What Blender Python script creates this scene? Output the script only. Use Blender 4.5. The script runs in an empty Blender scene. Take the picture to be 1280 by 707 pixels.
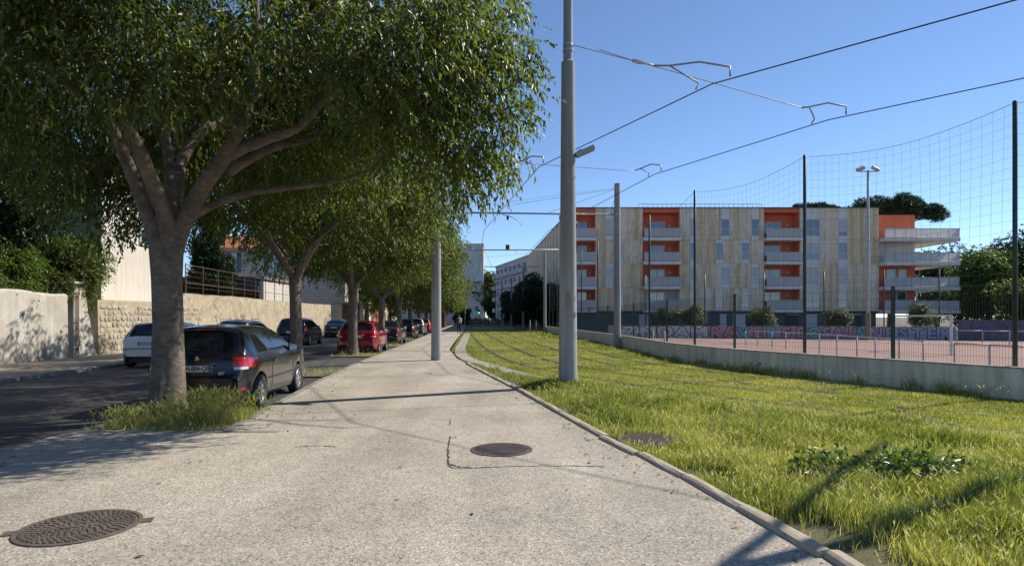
import bpy, bmesh, math, random
import numpy as np
from mathutils import Vector, Matrix
from mathutils.bvhtree import BVHTree

SC = bpy.context.scene
COL = SC.collection
R = math.radians
rng = np.random.default_rng(7)
random.seed(7)

# ---------------------------------------------------------------- camera, sky, sun, exposure
FPX = 770.0
cam_d = bpy.data.cameras.new('camera')
cam_d.sensor_width = 36.0
cam_d.lens = FPX / 1280 * 36
cam_d.shift_y = 42.5 / 1280
cam_d.clip_start = 0.05
cam_d.clip_end = 5000
cam = bpy.data.objects.new('camera', cam_d)
cam.location = (0, 0, 1.55)
cam.rotation_euler = (R(90), 0, 0)
COL.objects.link(cam)
SC.camera = cam

SUN_EL = 41.0
SUN_AZ = 63.0            # clockwise from +Y
world = bpy.data.worlds.new('World')
SC.world = world
world.use_nodes = True
wn, wl = world.node_tree.nodes, world.node_tree.links
wn.clear()
sky = wn.new('ShaderNodeTexSky')
sky.sky_type = 'NISHITA'
sky.sun_disc = False
sky.sun_elevation = R(SUN_EL)
sky.sun_rotation = R(SUN_AZ)
sky.air_density = 0.7
sky.dust_density = 0.0
sky.ozone_density = 4.0
bg = wn.new('ShaderNodeBackground')
bg.inputs['Strength'].default_value = 0.125
wo = wn.new('ShaderNodeOutputWorld')
wl.new(sky.outputs[0], bg.inputs['Color'])
wl.new(bg.outputs[0], wo.inputs['Surface'])
sun_d = bpy.data.lights.new('sun', 'SUN')
sun_d.energy = 4.8
sun_d.angle = R(0.53)
sun_d.color = (1.0, 0.925, 0.81)
sun = bpy.data.objects.new('sun', sun_d)
sun_vec = Vector((math.sin(R(SUN_AZ)) * math.cos(R(SUN_EL)), math.cos(R(SUN_AZ)) * math.cos(R(SUN_EL)), math.sin(R(SUN_EL))))
sun.rotation_euler = sun_vec.to_track_quat('Z', 'Y').to_euler()
sun.location = sun_vec * 60
COL.objects.link(sun)
SC.view_settings.view_transform = 'Standard'
SC.view_settings.look = 'None'
SC.view_settings.gamma = 1.0
SC.view_settings.exposure = 0.42
SC.view_settings.use_curve_mapping = False
SC.render.engine = 'CYCLES'
SC.cycles.use_denoising = True
SC.cycles.max_bounces = 8
SC.cycles.transparent_max_bounces = 24
SC.cycles.caustics_reflective = False
SC.cycles.caustics_refractive = False

# ---------------------------------------------------------------- helpers
def tag(o, label=None, cat=None, group=None, kind=None):
    if label: o['label'] = label
    if cat: o['category'] = cat
    if group: o['group'] = group
    if kind: o['kind'] = kind
    return o

def empty(name, loc=(0, 0, 0), rz=0.0, label=None, cat=None, group=None):
    o = bpy.data.objects.new(name, None)
    o.empty_display_size = 0.2
    o.location = loc
    o.rotation_euler = (0, 0, rz)
    COL.objects.link(o)
    return tag(o, label, cat, group)

def link(name, me, parent=None, loc=None, rot=None, scale=None):
    o = bpy.data.objects.new(name, me)
    COL.objects.link(o)
    if parent is not None: o.parent = parent
    if loc is not None: o.location = loc
    if rot is not None: o.rotation_euler = rot
    if scale is not None: o.scale = scale
    return o

def copy_tree(o, parent=None):
    c = o.copy(); COL.objects.link(c); c.parent = parent
    for ch in list(o.children): copy_tree(ch, c)
    return c

class MB:
    def __init__(s):
        s.v, s.f, s.m = [], [], []
    def add(s, vs, fs, mi=0):
        o = len(s.v)
        s.v += [tuple(v) for v in vs]
        s.f += [tuple(i + o for i in f) for f in fs]
        s.m += [mi] * len(fs)
        return s
    def box(s, x0, x1, y0, y1, z0, z1, mi=0, M=None):
        vs = [Vector(p) for p in ((x0,y0,z0),(x1,y0,z0),(x1,y1,z0),(x0,y1,z0),(x0,y0,z1),(x1,y0,z1),(x1,y1,z1),(x0,y1,z1))]
        if M is not None: vs = [M @ v for v in vs]
        return s.add(vs, [(0,3,2,1),(4,5,6,7),(0,1,5,4),(1,2,6,5),(2,3,7,6),(3,0,4,7)], mi)
    def bar(s, a, b, w, h, mi=0):
        a, b = Vector(a), Vector(b); d = (b - a); L = d.length
        M = Matrix.Translation(a) @ d.to_track_quat('X', 'Z').to_matrix().to_4x4()
        return s.box(0, L, -w/2, w/2, -h/2, h/2, mi, M)
    def tube(s, pts, r, n=8, mi=0, cap=True):
        pts = [Vector(p) for p in pts]
        rr = list(r) if hasattr(r, '__len__') else [r] * len(pts)
        rings, up = [], None
        for i, p in enumerate(pts):
            t = (pts[min(i+1, len(pts)-1)] - pts[max(i-1, 0)])
            if t.length < 1e-9: t = Vector((0, 0, 1))
            t.normalize()
            if up is None:
                up = t.orthogonal().normalized()
            up = (up - t * up.dot(t))
            up = up.normalized() if up.length > 1e-6 else t.orthogonal().normalized()
            b = t.cross(up)
            rings.append([p + (up * math.cos(2*math.pi*k/n) + b * math.sin(2*math.pi*k/n)) * rr[i] for k in range(n)])
        vs = [v for rg in rings for v in rg]
        fs = []
        for i in range(len(rings) - 1):
            for k in range(n):
                a, c = i*n + k, i*n + (k+1) % n
                fs.append((a, c, c + n, a + n))
        if cap:
            fs.append(tuple(range(n - 1, -1, -1)))
            fs.append(tuple((len(rings)-1)*n + k for k in range(n)))
        return s.add(vs, fs, mi)
    def lathe(s, prof, n=24, c=(0, 0, 0), mi=0, cap=True):
        vs, fs = [], []
        for (r, z) in prof:
            for k in range(n):
                a = 2*math.pi*k/n
                vs.append((c[0] + r*math.cos(a), c[1] + r*math.sin(a), c[2] + z))
        for i in range(len(prof) - 1):
            for k in range(n):
                a, b = i*n + k, i*n + (k+1) % n
                fs.append((a, b, b + n, a + n))
        if cap:
            fs.append(tuple(range(n - 1, -1, -1)))
            fs.append(tuple((len(prof)-1)*n + k for k in range(n)))
        return s.add(vs, fs, mi)
    def prism(s, poly, z0, z1, mi=0):
        n = len(poly)
        vs = [(p[0], p[1], z0) for p in poly] + [(p[0], p[1], z1) for p in poly]
        fs = [tuple(range(n - 1, -1, -1)), tuple(range(n, 2*n))]
        fs += [(i, (i+1) % n, (i+1) % n + n, i + n) for i in range(n)]
        return s.add(vs, fs, mi)
    def strip(s, left, right, mi=0):
        n = len(left)
        vs = list(left) + list(right)
        return s.add(vs, [(i, n + i, n + i + 1, i + 1) for i in range(n - 1)], mi)
    def mesh(s, name, mats, smooth=False):
        me = bpy.data.meshes.new(name)
        me.from_pydata(s.v, [], s.f)
        for m in (mats if isinstance(mats, (list, tuple)) else [mats]):
            me.materials.append(m)
        if any(s.m): me.polygons.foreach_set('material_index', s.m)
        if smooth: me.polygons.foreach_set('use_smooth', [True] * len(s.f))
        me.update()
        return me
    def build(s, name, mats, parent=None, smooth=False, bevel=0.0, seg=2, loc=None, rot=None):
        me = s.mesh(name, mats, smooth)
        o = link(name, me, parent, loc, rot)
        if bevel:
            b = o.modifiers.new('bevel', 'BEVEL'); b.width = bevel; b.segments = seg; b.limit_method = 'ANGLE'
            b.angle_limit = R(40)
        return o

def fast_mesh(name, verts, tris, mat, rnd=None, quads=False):
    """numpy verts (N,3), faces (M,3); rnd = one value per face for the colour"""
    me = bpy.data.meshes.new(name)
    nv, nf, k = len(verts), len(tris), tris.shape[1]
    me.vertices.add(nv); me.vertices.foreach_set('co', np.ascontiguousarray(verts, dtype=np.float32).ravel())
    me.loops.add(nf * k); me.loops.foreach_set('vertex_index', np.ascontiguousarray(tris, dtype=np.int32).ravel())
    me.polygons.add(nf)
    me.polygons.foreach_set('loop_start', np.arange(0, nf*k, k, dtype=np.int32))
    me.polygons.foreach_set('loop_total', np.full(nf, k, dtype=np.int32))
    me.materials.append(mat)
    if rnd is not None:
        at = me.attributes.new('rnd', 'FLOAT', 'FACE')
        at.data.foreach_set('value', np.ascontiguousarray(rnd, dtype=np.float32))
    me.update(calc_edges=True)
    return me

def lerp_poly(pts, y):
    ys = [p[1] for p in pts]; xs = [p[0] for p in pts]
    return float(np.interp(y, ys, xs))

def smooth_poly(pts, n=6):
    P = [Vector(p) for p in pts]; out = []
    for i in range(len(P) - 1):
        p0, p1, p2, p3 = P[max(i-1, 0)], P[i], P[i+1], P[min(i+2, len(P)-1)]
        for k in range(n):
            t = k / n
            out.append(0.5*((2*p1) + (p2-p0)*t + (2*p0-5*p1+4*p2-p3)*t*t + (3*p1-p0-3*p2+p3)*t**3))
    out.append(P[-1])
    return out

def arc_points(pts, step):
    """points every `step` along a polyline, with tangent"""
    P = [Vector(p) for p in pts]; out = []; acc = 0.0; nxt = 0.0
    for a, b in zip(P, P[1:]):
        L = (b - a).length
        while nxt <= acc + L:
            t = (nxt - acc) / L
            out.append((a.lerp(b, t), (b - a).normalized())); nxt += step
        acc += L
    return out

# ---------------------------------------------------------------- materials
MATS = {}
def nodes_of(name):
    m = bpy.data.materials.new(name); m.use_nodes = True
    nt = m.node_tree; b = nt.nodes['Principled BSDF']
    MATS[name] = m
    return m, nt, b

def mixcol(nt, fac, a, b, typ='MIX'):
    x = nt.nodes.new('ShaderNodeMix'); x.data_type = 'RGBA'; x.blend_type = typ
    for sock, val in ((0, fac), (6, a), (7, b)):
        if hasattr(val, 'is_linked') or hasattr(val, 'links'):
            nt.links.new(val, x.inputs[sock])
        elif sock == 0: x.inputs[0].default_value = val
        else: x.inputs[sock].default_value = (*val, 1)
    return x.outputs[2]

def noise_n(nt, scale, detail=4, rough=.55, vec=None, dist=0.0):
    n = nt.nodes.new('ShaderNodeTexNoise'); n.inputs['Scale'].default_value = scale
    n.inputs['Detail'].default_value = detail; n.inputs['Roughness'].default_value = rough
    n.inputs['Distortion'].default_value = dist
    if vec is not None: nt.links.new(vec, n.inputs['Vector'])
    return n.outputs['Fac']

def ramp(nt, fac, stops):
    r = nt.nodes.new('ShaderNodeValToRGB'); e = r.color_ramp.elements
    while len(e) < len(stops): e.new(0.5)
    for i, (p, c) in enumerate(stops):
        e[i].position = p; e[i].color = (c, c, c, 1) if not hasattr(c, '__len__') else (*c, 1)
    nt.links.new(fac, r.inputs[0])
    return r.outputs[0]

def coords(nt, which='Object', scale=None):
    t = nt.nodes.new('ShaderNodeTexCoord').outputs[which]
    if scale:
        m = nt.nodes.new('ShaderNodeMapping'); m.inputs['Scale'].default_value = scale
        nt.links.new(t, m.inputs['Vector']); return m.outputs[0]
    return t

def add_bump(nt, b, height, strength=.3, dist=.01):
    n = nt.nodes.new('ShaderNodeBump'); n.inputs['Strength'].default_value = strength; n.inputs['Distance'].default_value = dist
    nt.links.new(height, n.inputs['Height']); nt.links.new(n.outputs[0], b.inputs['Normal'])

def mat(name, col, rough=.6, metal=0.0, var=.18, scale=3.0, bump=0.0, bscale=60, bdist=.01, spec=None, coat=0.0, col2=None, vscale=None):
    if name in MATS: return MATS[name]
    m, nt, b = nodes_of(name)
    v = coords(nt, 'Object', vscale)
    f = noise_n(nt, scale, 6, .6, v)
    lo = tuple(c*(1-var) for c in col); hi = col2 or tuple(min(1, c*(1+var)) for c in col)
    f = ramp(nt, f, [(.3, 0.0), (.7, 1.0)])
    nt.links.new(mixcol(nt, f, lo, hi), b.inputs['Base Color'])
    b.inputs['Roughness'].default_value = rough; b.inputs['Metallic'].default_value = metal
    if spec is not None: b.inputs['Specular IOR Level'].default_value = spec
    if coat: b.inputs['Coat Weight'].default_value = coat; b.inputs['Coat Roughness'].default_value = .04
    if bump: add_bump(nt, b, noise_n(nt, bscale, 5, .6, v), bump, bdist)
    return m

def leaf_mat(name, stops, trans=.35, rough=.42):
    m, nt, b = nodes_of(name)
    a = nt.nodes.new('ShaderNodeAttribute'); a.attribute_name = 'rnd'
    c = ramp(nt, a.outputs['Fac'], stops)
    nt.links.new(c, b.inputs['Base Color']); b.inputs['Roughness'].default_value = rough
    b.inputs['Specular IOR Level'].default_value = .32
    t = nt.nodes.new('ShaderNodeBsdfTranslucent')
    tc = mixcol(nt, 1.0, c, (1.0, 1.0, .35), 'MULTIPLY')
    h = nt.nodes.new('ShaderNodeMix'); h.data_type = 'RGBA'; h.blend_type = 'ADD'
    h.inputs[0].default_value = 1.0; nt.links.new(tc, h.inputs[6]); nt.links.new(tc, h.inputs[7])
    nt.links.new(h.outputs[2], t.inputs['Color'])
    x = nt.nodes.new('ShaderNodeMixShader'); x.inputs[0].default_value = trans
    nt.links.new(b.outputs[0], x.inputs[1]); nt.links.new(t.outputs[0], x.inputs[2])
    nt.links.new(x.outputs[0], nt.nodes['Material Output'].inputs['Surface'])
    return m

def glass_mat(name, tint, refl=.9, base=(.02, .025, .03), see=.5, rough=.02, minr=0.0):
    m, nt, b = nodes_of(name)
    b.inputs['Base Color'].default_value = (*base, 1); b.inputs['Roughness'].default_value = rough
    b.inputs['Specular IOR Level'].default_value = .8
    t = nt.nodes.new('ShaderNodeBsdfTransparent'); t.inputs['Color'].default_value = (*tint, 1)
    g = nt.nodes.new('ShaderNodeBsdfGlossy'); g.inputs['Roughness'].default_value = rough
    fr = nt.nodes.new('ShaderNodeFresnel'); fr.inputs['IOR'].default_value = 1.5
    x0 = nt.nodes.new('ShaderNodeMixShader'); x0.inputs[0].default_value = see
    nt.links.new(b.outputs[0], x0.inputs[1]); nt.links.new(t.outputs[0], x0.inputs[2])
    x = nt.nodes.new('ShaderNodeMixShader')
    mx = nt.nodes.new('ShaderNodeMath'); mx.operation = 'MAXIMUM'; mx.inputs[1].default_value = minr; nt.links.new(fr.outputs[0], mx.inputs[0])
    nt.links.new(mx.outputs[0], x.inputs[0]); nt.links.new(x0.outputs[0], x.inputs[1]); nt.links.new(g.outputs[0], x.inputs[2])
    nt.links.new(x.outputs[0], nt.nodes['Material Output'].inputs['Surface'])
    return m

# ground materials
def path_mat():
    m, nt, b = nodes_of('path_aggregate')
    v = coords(nt)
    vo = nt.nodes.new('ShaderNodeTexVoronoi'); vo.inputs['Scale'].default_value = 75; nt.links.new(v, vo.inputs['Vector'])
    sep = nt.nodes.new('ShaderNodeSeparateColor'); nt.links.new(vo.outputs['Color'], sep.inputs[0])
    sp = ramp(nt, sep.outputs[0], [(0, (.15, .128, .10)), (.12, (.27, .235, .185)), (.5, (.375, .33, .265)), (.85, (.445, .395, .32)), (1, (.58, .53, .44))])
    big = ramp(nt, noise_n(nt, .45, 5, .6, v), [(.3, .72), (.52, .98), (.74, 1.18)])
    c = mixcol(nt, 1.0, sp, big, 'MULTIPLY')
    mid = ramp(nt, noise_n(nt, 5.5, 6, .7, v), [(.25, .8), (.5, 1.0), (.75, 1.12)])
    c = mixcol(nt, .8, c, mid, 'MULTIPLY')
    # long worn streaks along the walking direction
    vs = coords(nt, 'Object', (1.6, .12, 1))
    st = ramp(nt, noise_n(nt, 1.0, 3, .5, vs), [(.35, .9), (.65, 1.1)])
    c = mixcol(nt, 1.0, c, st, 'MULTIPLY')
    # dark spots (gum, oil)
    vg = nt.nodes.new('ShaderNodeTexVoronoi'); vg.inputs['Scale'].default_value = 1.5; nt.links.new(v, vg.inputs['Vector'])
    gum = ramp(nt, vg.outputs['Distance'], [(.022, .6), (.036, 1.0)])
    c = mixcol(nt, 1.0, c, gum, 'MULTIPLY')
    nt.links.new(c, b.inputs['Base Color'])
    b.inputs['Roughness'].default_value = .9
    add_bump(nt, b, vo.outputs['Distance'], .35, .006)
    return m

def asphalt_mat():
    m, nt, b = nodes_of('road_asphalt')
    v = coords(nt)
    n1 = ramp(nt, noise_n(nt, 140, 2, .6, v), [(.3, (.03, .03, .032)), (.6, (.062, .061, .06)), (.75, (.12, .118, .112))])
    n2 = ramp(nt, noise_n(nt, .5, 5, .6, v), [(.3, .75), (.7, 1.35)])
    nt.links.new(mixcol(nt, 1.0, n1, n2, 'MULTIPLY'), b.inputs['Base Color'])
    b.inputs['Roughness'].default_value = .85
    add_bump(nt, b, noise_n(nt, 160, 2, .6, v), .4, .006)
    return m

def soil_mat(name, a, c, e):
    m, nt, b = nodes_of(name)
    v = coords(nt)
    n = ramp(nt, noise_n(nt, 1.3, 8, .7, v), [(.3, a), (.52, c), (.7, e)])
    n2 = ramp(nt, noise_n(nt, 60, 4, .7, v), [(.3, .6), (.7, 1.3)])
    nt.links.new(mixcol(nt, 1.0, n, n2, 'MULTIPLY'), b.inputs['Base Color'])
    b.inputs['Roughness'].default_value = .95
    add_bump(nt, b, noise_n(nt, 40, 6, .7, v), .8, .02)
    return m

def bark_mat(name, a, c):
    m, nt, b = nodes_of(name)
    v = coords(nt, 'Object', (9, 9, 16))
    h = noise_n(nt, 1.0, 8, .65, v, .6)
    v2 = coords(nt)
    p = ramp(nt, noise_n(nt, 2.6, 7, .7, v2), [(.32, .55), (.5, 1.0), (.68, 1.5)])
    k = ramp(nt, h, [(.3, a), (.7, c)])
    nt.links.new(mixcol(nt, 1.0, k, p, 'MULTIPLY'), b.inputs['Base Color'])
    b.inputs['Roughness'].default_value = .9
    vw = coords(nt, 'Object', (3, 3, 38))
    hw_ = noise_n(nt, 1.0, 5, .6, vw, 1.2)
    vv = nt.nodes.new('ShaderNodeMath'); vv.operation = 'MULTIPLY_ADD'; nt.links.new(hw_, vv.inputs[0]); vv.inputs[1].default_value = .7; nt.links.new(h, vv.inputs[2])
    add_bump(nt, b, vv.outputs[0], .75, .022)
    return m

def cladding_mat():
    m, nt, b = nodes_of('facade_cladding')
    v = coords(nt, 'Object', (2.6, 2.6, .05))
    vo = nt.nodes.new('ShaderNodeTexVoronoi'); vo.inputs['Scale'].default_value = 1.0; vo.voronoi_dimensions = '3D'
    nt.links.new(v, vo.inputs['Vector'])
    sep = nt.nodes.new('ShaderNodeSeparateColor'); nt.links.new(vo.outputs['Color'], sep.inputs[0])
    c = ramp(nt, sep.outputs[0], [(.0, (.54, .405, .22)), (.3, (.62, .49, .31)), (.55, (.68, .57, .42)), (.8, (.60, .52, .41)), (1, (.74, .65, .52))])
    g = ramp(nt, noise_n(nt, 1.0, 6, .7, coords(nt, 'Object', (9, 9, 1.1))), [(.3, .62), (.5, 1.0), (.7, 1.28)])
    nt.links.new(mixcol(nt, 1.0, c, g, 'MULTIPLY'), b.inputs['Base Color'])
    b.inputs['Roughness'].default_value = .75
    return m

def paint_mat(name, col, rough=.25, metal=.0):
    m, nt, b = nodes_of(name)
    v = coords(nt)
    d = ramp(nt, noise_n(nt, 5, 6, .65, v), [(.35, 0.0), (.85, .10)])
    nt.links.new(mixcol(nt, d, col, (.3, .27, .23)), b.inputs['Base Color'])
    b.inputs['Metallic'].default_value = metal
    rr = ramp(nt, noise_n(nt, 9, 5, .6, v), [(.3, rough*.8), (.8, rough*1.6)])
    nt.links.new(rr, b.inputs['Roughness'])
    b.inputs['Coat Weight'].default_value = .7; b.inputs['Coat Roughness'].default_value = .06
    return m

def wall_mat(name, col, stain, scale=1.2, bump=.3, streak=.78):
    m, nt, b = nodes_of(name)
    v = coords(nt)
    n1 = ramp(nt, noise_n(nt, scale, 7, .65, v), [(.36, 0.0), (.72, 1.0)])
    c = mixcol(nt, n1, col, stain)
    vs = coords(nt, 'Object', (5, 5, .35))
    n2 = ramp(nt, noise_n(nt, 1.0, 5, .6, vs), [(.35, streak), (.6, 1.05)])
    n3 = ramp(nt, noise_n(nt, 22, 5, .7, v), [(.3, .85), (.7, 1.1)])
    c = mixcol(nt, 1.0, c, n2, 'MULTIPLY'); c = mixcol(nt, 1.0, c, n3, 'MULTIPLY')
    nt.links.new(c, b.inputs['Base Color']); b.inputs['Roughness'].default_value = .92
    add_bump(nt, b, noise_n(nt, 30, 6, .7, v), bump, .02)
    return m

PATH = path_mat(); ASPH = asphalt_mat()
SOIL = soil_mat('lawn_soil', (.085, .085, .035), (.13, .12, .062), (.21, .18, .115))
EARTH = soil_mat('dry_earth', (.10, .085, .055), (.16, .135, .095), (.22, .19, .14))
BARK = bark_mat('bark_grey', (.085, .067, .052), (.185, .15, .12))
BARKD = bark_mat('bark_dark', (.045, .035, .026), (.10, .085, .07))
CLAD = cladding_mat()
LEAF = leaf_mat('hackberry_leaf', [(0, (.04, .062, .018)), (.4, (.068, .098, .028)), (.8, (.105, .14, .04)), (1, (.17, .19, .068))], .42, .4)
LEAFD = leaf_mat('dark_leaf', [(0, (.012, .028, .010)), (.5, (.022, .048, .015)), (1, (.045, .08, .022))], .22)
LEAFB = leaf_mat('bright_leaf', [(0, (.05, .09, .018)), (.5, (.085, .14, .03)), (1, (.14, .19, .045))], .4)
PINE = leaf_mat('pine_needle', [(0, (.012, .03, .012)), (.5, (.024, .05, .018)), (1, (.05, .078, .03))], .15)
GRASS = leaf_mat('grass_blade', [(0, (.07, .105, .028)), (.3, (.17, .205, .062)), (.6, (.275, .295, .115)), (.82, (.40, .37, .20)), (1, (.54, .48, .32))], .42, .45)
HEAD = leaf_mat('seed_head', [(0, (.36, .38, .20)), (.5, (.52, .49, .32)), (1, (.66, .60, .44))], .35, .6)
CONC = wall_mat('pale_concrete', (.36, .345, .30), (.25, .235, .20), 1.0)
KERB = wall_mat('kerb_concrete', (.46, .39, .29), (.33, .28, .205), 2.2, .3, .95)
KERBG = wall_mat('kerb_stone', (.30, .285, .25), (.19, .175, .15), 2.0)
GALV = mat('galvanised_steel', (.40, .41, .42), .5, .3, .12, 1.4)
POLEP = wall_mat('pole_paint', (.36, .365, .37), (.29, .28, .265), .7, .05)
DKMET = mat('dark_metal', (.04, .042, .045), .5, .5)
WIRE = mat('contact_wire', (.05, .045, .045), .5, .6)
ROPE = mat('span_rope', (.42, .42, .41), .55, .2)
GREENP = mat('green_paint', (.016, .045, .034), .45, 0, .2, 2)
NETM = mat('net_cord', (.10, .13, .13), .8)
RUST = mat('rusty_iron', (.13, .085, .055), .85, .2, .45, 9, .4, 40)
CAST = mat('cast_iron', (.135, .105, .085), .8, .25, .35, 14, .5, 60)
CASTV = mat('violet_iron', (.115, .09, .088), .75, .25, .3, 14, .4, 60)

# ---------------------------------------------------------------- the lines of the street (x, y)
XR = [(2.9,-20),(2.45,0),(2.12,3.5),(1.93,4.63),(1.71,5.82),(1.40,6.98),(.96,9.1),(.17,13.0),(-.5,16),(-1.22,19.25),(-2.0,23),(-2.94,29.3),(-3.45,37),(-4.66,57),(-5.7,75),(-9.6,130),(-18,250)]
XL = [(-5.7,-20),(-5.9,0),(-5.95,8.33),(-3.93,8.34),(-4.2,10.5),(-4.77,15.3),(-5.2,20),(-6.05,33),(-7.15,49.7),(-9.2,80),(-12.7,130),(-21,250)]
OPP = lambda y: -11.6 - .07*y            # kerb across the road
WALLX = lambda y: -15.2 - .07*y          # garden walls across the road
WP = [(22,-9),(16.2,1),(12.6,6.5),(9.63,11.59),(8.52,13.96),(6.87,17.6),(6.15,20.5),(5.8,23.5),(5.75,27.5),(5.6,32),(4.95,42),(4.2,52),(3.46,63)]
STRIP = [(-4.2,58),(-3.0,38),(-2.5,29.8),(-1.75,23.6),(-.37,18.8),(.46,16.3),(2.2,13.0),(2.9,12.2),(4.95,9.6),(8,6.4),(12,2.6)]
T1 = [(-9,130),(-5.4,92),(-3.3,60),(-2.0,45),(-.9,33.5),(.05,25.5),(.85,21.2),(2.0,17.6),(3.55,14.4),(5.5,11.3),(8.0,8.2),(11.5,4.6),(16,.5)]
T2 = [(-5.8,130),(-2.2,92),(-.1,60),(1.2,45),(2.45,33.5),(3.2,25.5),(3.75,21.6),(4.65,18.4),(5.9,15.4),(7.55,12.7),(9.7,10.1),(13,6.8),(17.5,2.6)]
ys = sorted(set([round(-20 + .5*i, 2) for i in range(541)] + [8.33, 8.34]))

def sheet(name, lf, rf, z, m, y0=-20, y1=250, extra=()):
    yy = [y for y in sorted(set(ys) | set(extra)) if y0 <= y <= y1]
    mb = MB(); mb.strip([(lf(y), y, z) for y in yy], [(rf(y), y, z) for y in yy])
    return tag(mb.build(name, m), kind='structure')

g = MB(); g.add([(-2500,-400,-.5),(2500,-400,-.5),(2500,4200,-.5),(-2500,4200,-.5)], [(0,1,2,3)])
tag(g.build('ground', EARTH), kind='structure')
xl = lambda y: lerp_poly(XL, y)
xr = lambda y: lerp_poly(XR, y)
wx = lambda y: float(np.interp(y, [p[1] for p in WP], [p[0] for p in WP]))
road = sheet('road', OPP, lambda y: xl(y) + .3, -.09, ASPH)
path = sheet('footpath', lambda y: xl(y) + .12, lambda y: xr(y) - .04, 0.0, PATH)
opp_pave = sheet('pavement', lambda y: WALLX(y) - .3, lambda y: OPP(y) - .14, 0.0,
                 soil_mat('beige_paving', (.25, .205, .16), (.32, .27, .21), (.37, .32, .255)))
lawn_x1 = lambda y: wx(y) if y < 63 else xr(y) + 13
lawn = sheet('tram_lawn', lambda y: xr(y) + .03, lawn_x1, -.03, SOIL, -9, 130)
CLAY = soil_mat('red_clay_pitch', (.25, .15, .12), (.30, .185, .15), (.34, .22, .185))
pitch = MB(); pitch.add([(p[0] + .1, p[1], -.35) for p in reversed(WP)] + [(60,-9,-.35),(60,47,-.35),(36,50.5,-.35),(9,58,-.35)], [tuple(range(len(WP)+4))])
tag(pitch.build('sports_pitch', CLAY), kind='structure')
forec = MB(); forec.add([(4,63,-.43),(60,44,-.43),(120,60,-.43),(120,140,-.43),(2,140,-.43)], [(0,1,2,3,4)])
tag(forec.build('forecourt', EARTH), kind='structure')

# kerbs: each stone its own piece
def kerb_run(name, line, step, w, z0, z1, m, bev, maxn=200):
    root = tag(empty(name), kind='structure')
    sm = {}
    for i, (p, t) in enumerate(arc_points(line, step)):
        if i >= maxn: break
        key = i % 5
        if key not in sm:
            r_ = random.Random(i); mb = MB()
            a, b = .006, step - .006
            n = 4
            pr = [(-w/2, z0), (w/2, z0), (w/2, z1-bev), (w/2-bev*.3, z1-bev*.3), (w/2-bev, z1), (-w/2+bev, z1), (-w/2+bev*.3, z1-bev*.3), (-w/2, z1-bev)]
            vs, fs = [], []
            for k in range(n + 1):
                x = a + (b - a)*k/n
                for (q, z) in pr:
                    vs.append((x, q + r_.uniform(-.004, .004), z + (r_.uniform(-.005, .005) if z > z0 else 0)))
            m8 = len(pr)
            for k in range(n):
                for j in range(m8):
                    fs.append((k*m8+j, k*m8+(j+1) % m8, (k+1)*m8+(j+1) % m8, (k+1)*m8+j))
            fs.append(tuple(range(m8-1, -1, -1))); fs.append(tuple(n*m8+j for j in range(m8)))
            mb.add(vs, fs); sm[key] = mb.mesh('kerb_stone', m)
        o = link('kerb_stone', sm[key], root, (p.x, p.y, random.uniform(-.006, .006)), (0, 0, math.atan2(t.y, t.x) + random.uniform(-.006, .006)))
    return root

kerb_run('path_edging', [(xr(y), y, 0) for y in np.arange(2.0, 20.5, .5)], 1.0, .13, -.2, .045, KERB, .04)
kerb_run('path_kerb', [(xl(y) + .05, y, 0) for y in [8.42] + list(np.arange(9, 90, .5))], 1.0, .16, -.25, .006, KERBG, .02)
kerb_run('road_kerb', [(xl(y) + .05, y, 0) for y in np.arange(-4, 8.4, .4)], 1.0, .16, -.25, .006, KERBG, .02)
kerb_run('pit_kerb', [(-5.85, 8.33, 0), (-4.02, 8.33, 0)], .9, .14, -.2, .008, KERBG, .02)
kerb_run('pavement_kerb', [(OPP(y) - .07, y, 0) for y in np.arange(4, 90, 1.0)], 1.0, .18, -.25, .012, KERBG, .025)

# pale concrete strip beside the track
def ribbon(name, line, w, z, m, parent=None, step=.4):
    pts = smooth_poly([(p[0], p[1], 0) for p in line], 8)
    L, Rr = [], []
    for i, p in enumerate(pts):
        t = (pts[min(i+1, len(pts)-1)] - pts[max(i-1, 0)]).normalized(); n = Vector((-t.y, t.x, 0))
        L.append((p.x + n.x*w/2, p.y + n.y*w/2, z)); Rr.append((p.x - n.x*w/2, p.y - n.y*w/2, z))
    mb = MB(); mb.strip(L, Rr)
    return mb.build(name, m, parent)
tag(ribbon('concrete_margin', STRIP, .55, -.008, CONC), kind='structure')

def offset_line(line, d):
    pts = smooth_poly([(p[0], p[1], 0) for p in line], 8); out = []
    for i, p in enumerate(pts):
        t = (pts[min(i+1, len(pts)-1)] - pts[max(i-1, 0)]).normalized()
        out.append((p.x - t.y*d, p.y + t.x*d))
    return out
RAILM = mat('rail_steel', (.07, .06, .05), .6, .4, .3, 6)
RAILB = mat('rail_rubber', (.035, .033, .03), .85)
track_lines = []
for nm, T in (('tram_track', T1), ('tram_track', T2)):
    root = tag(empty(nm), kind='structure')
    for s in (-1, 1):
        ln = offset_line(T, s*.72); track_lines.append(ln)
        mb = MB()
        P = [Vector((p[0], p[1], 0)) for p in ln]
        for a, b in zip(P, P[1:]):
            t = (b - a).normalized(); n = Vector((-t.y, t.x, 0))
            for (o0, o1, z, mi) in ((-.034, .034, .004, 0), (.036, .075, -.008, 1), (-.09, -.036, -.010, 1)):
                mb.add([(a+n*o0) + Vector((0,0,z)), (b+n*o0) + Vector((0,0,z)), (b+n*o1) + Vector((0,0,z)), (a+n*o1) + Vector((0,0,z))], [(3,2,1,0)], mi)
        mb.build('rail', [RAILM, RAILB], root)
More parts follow.
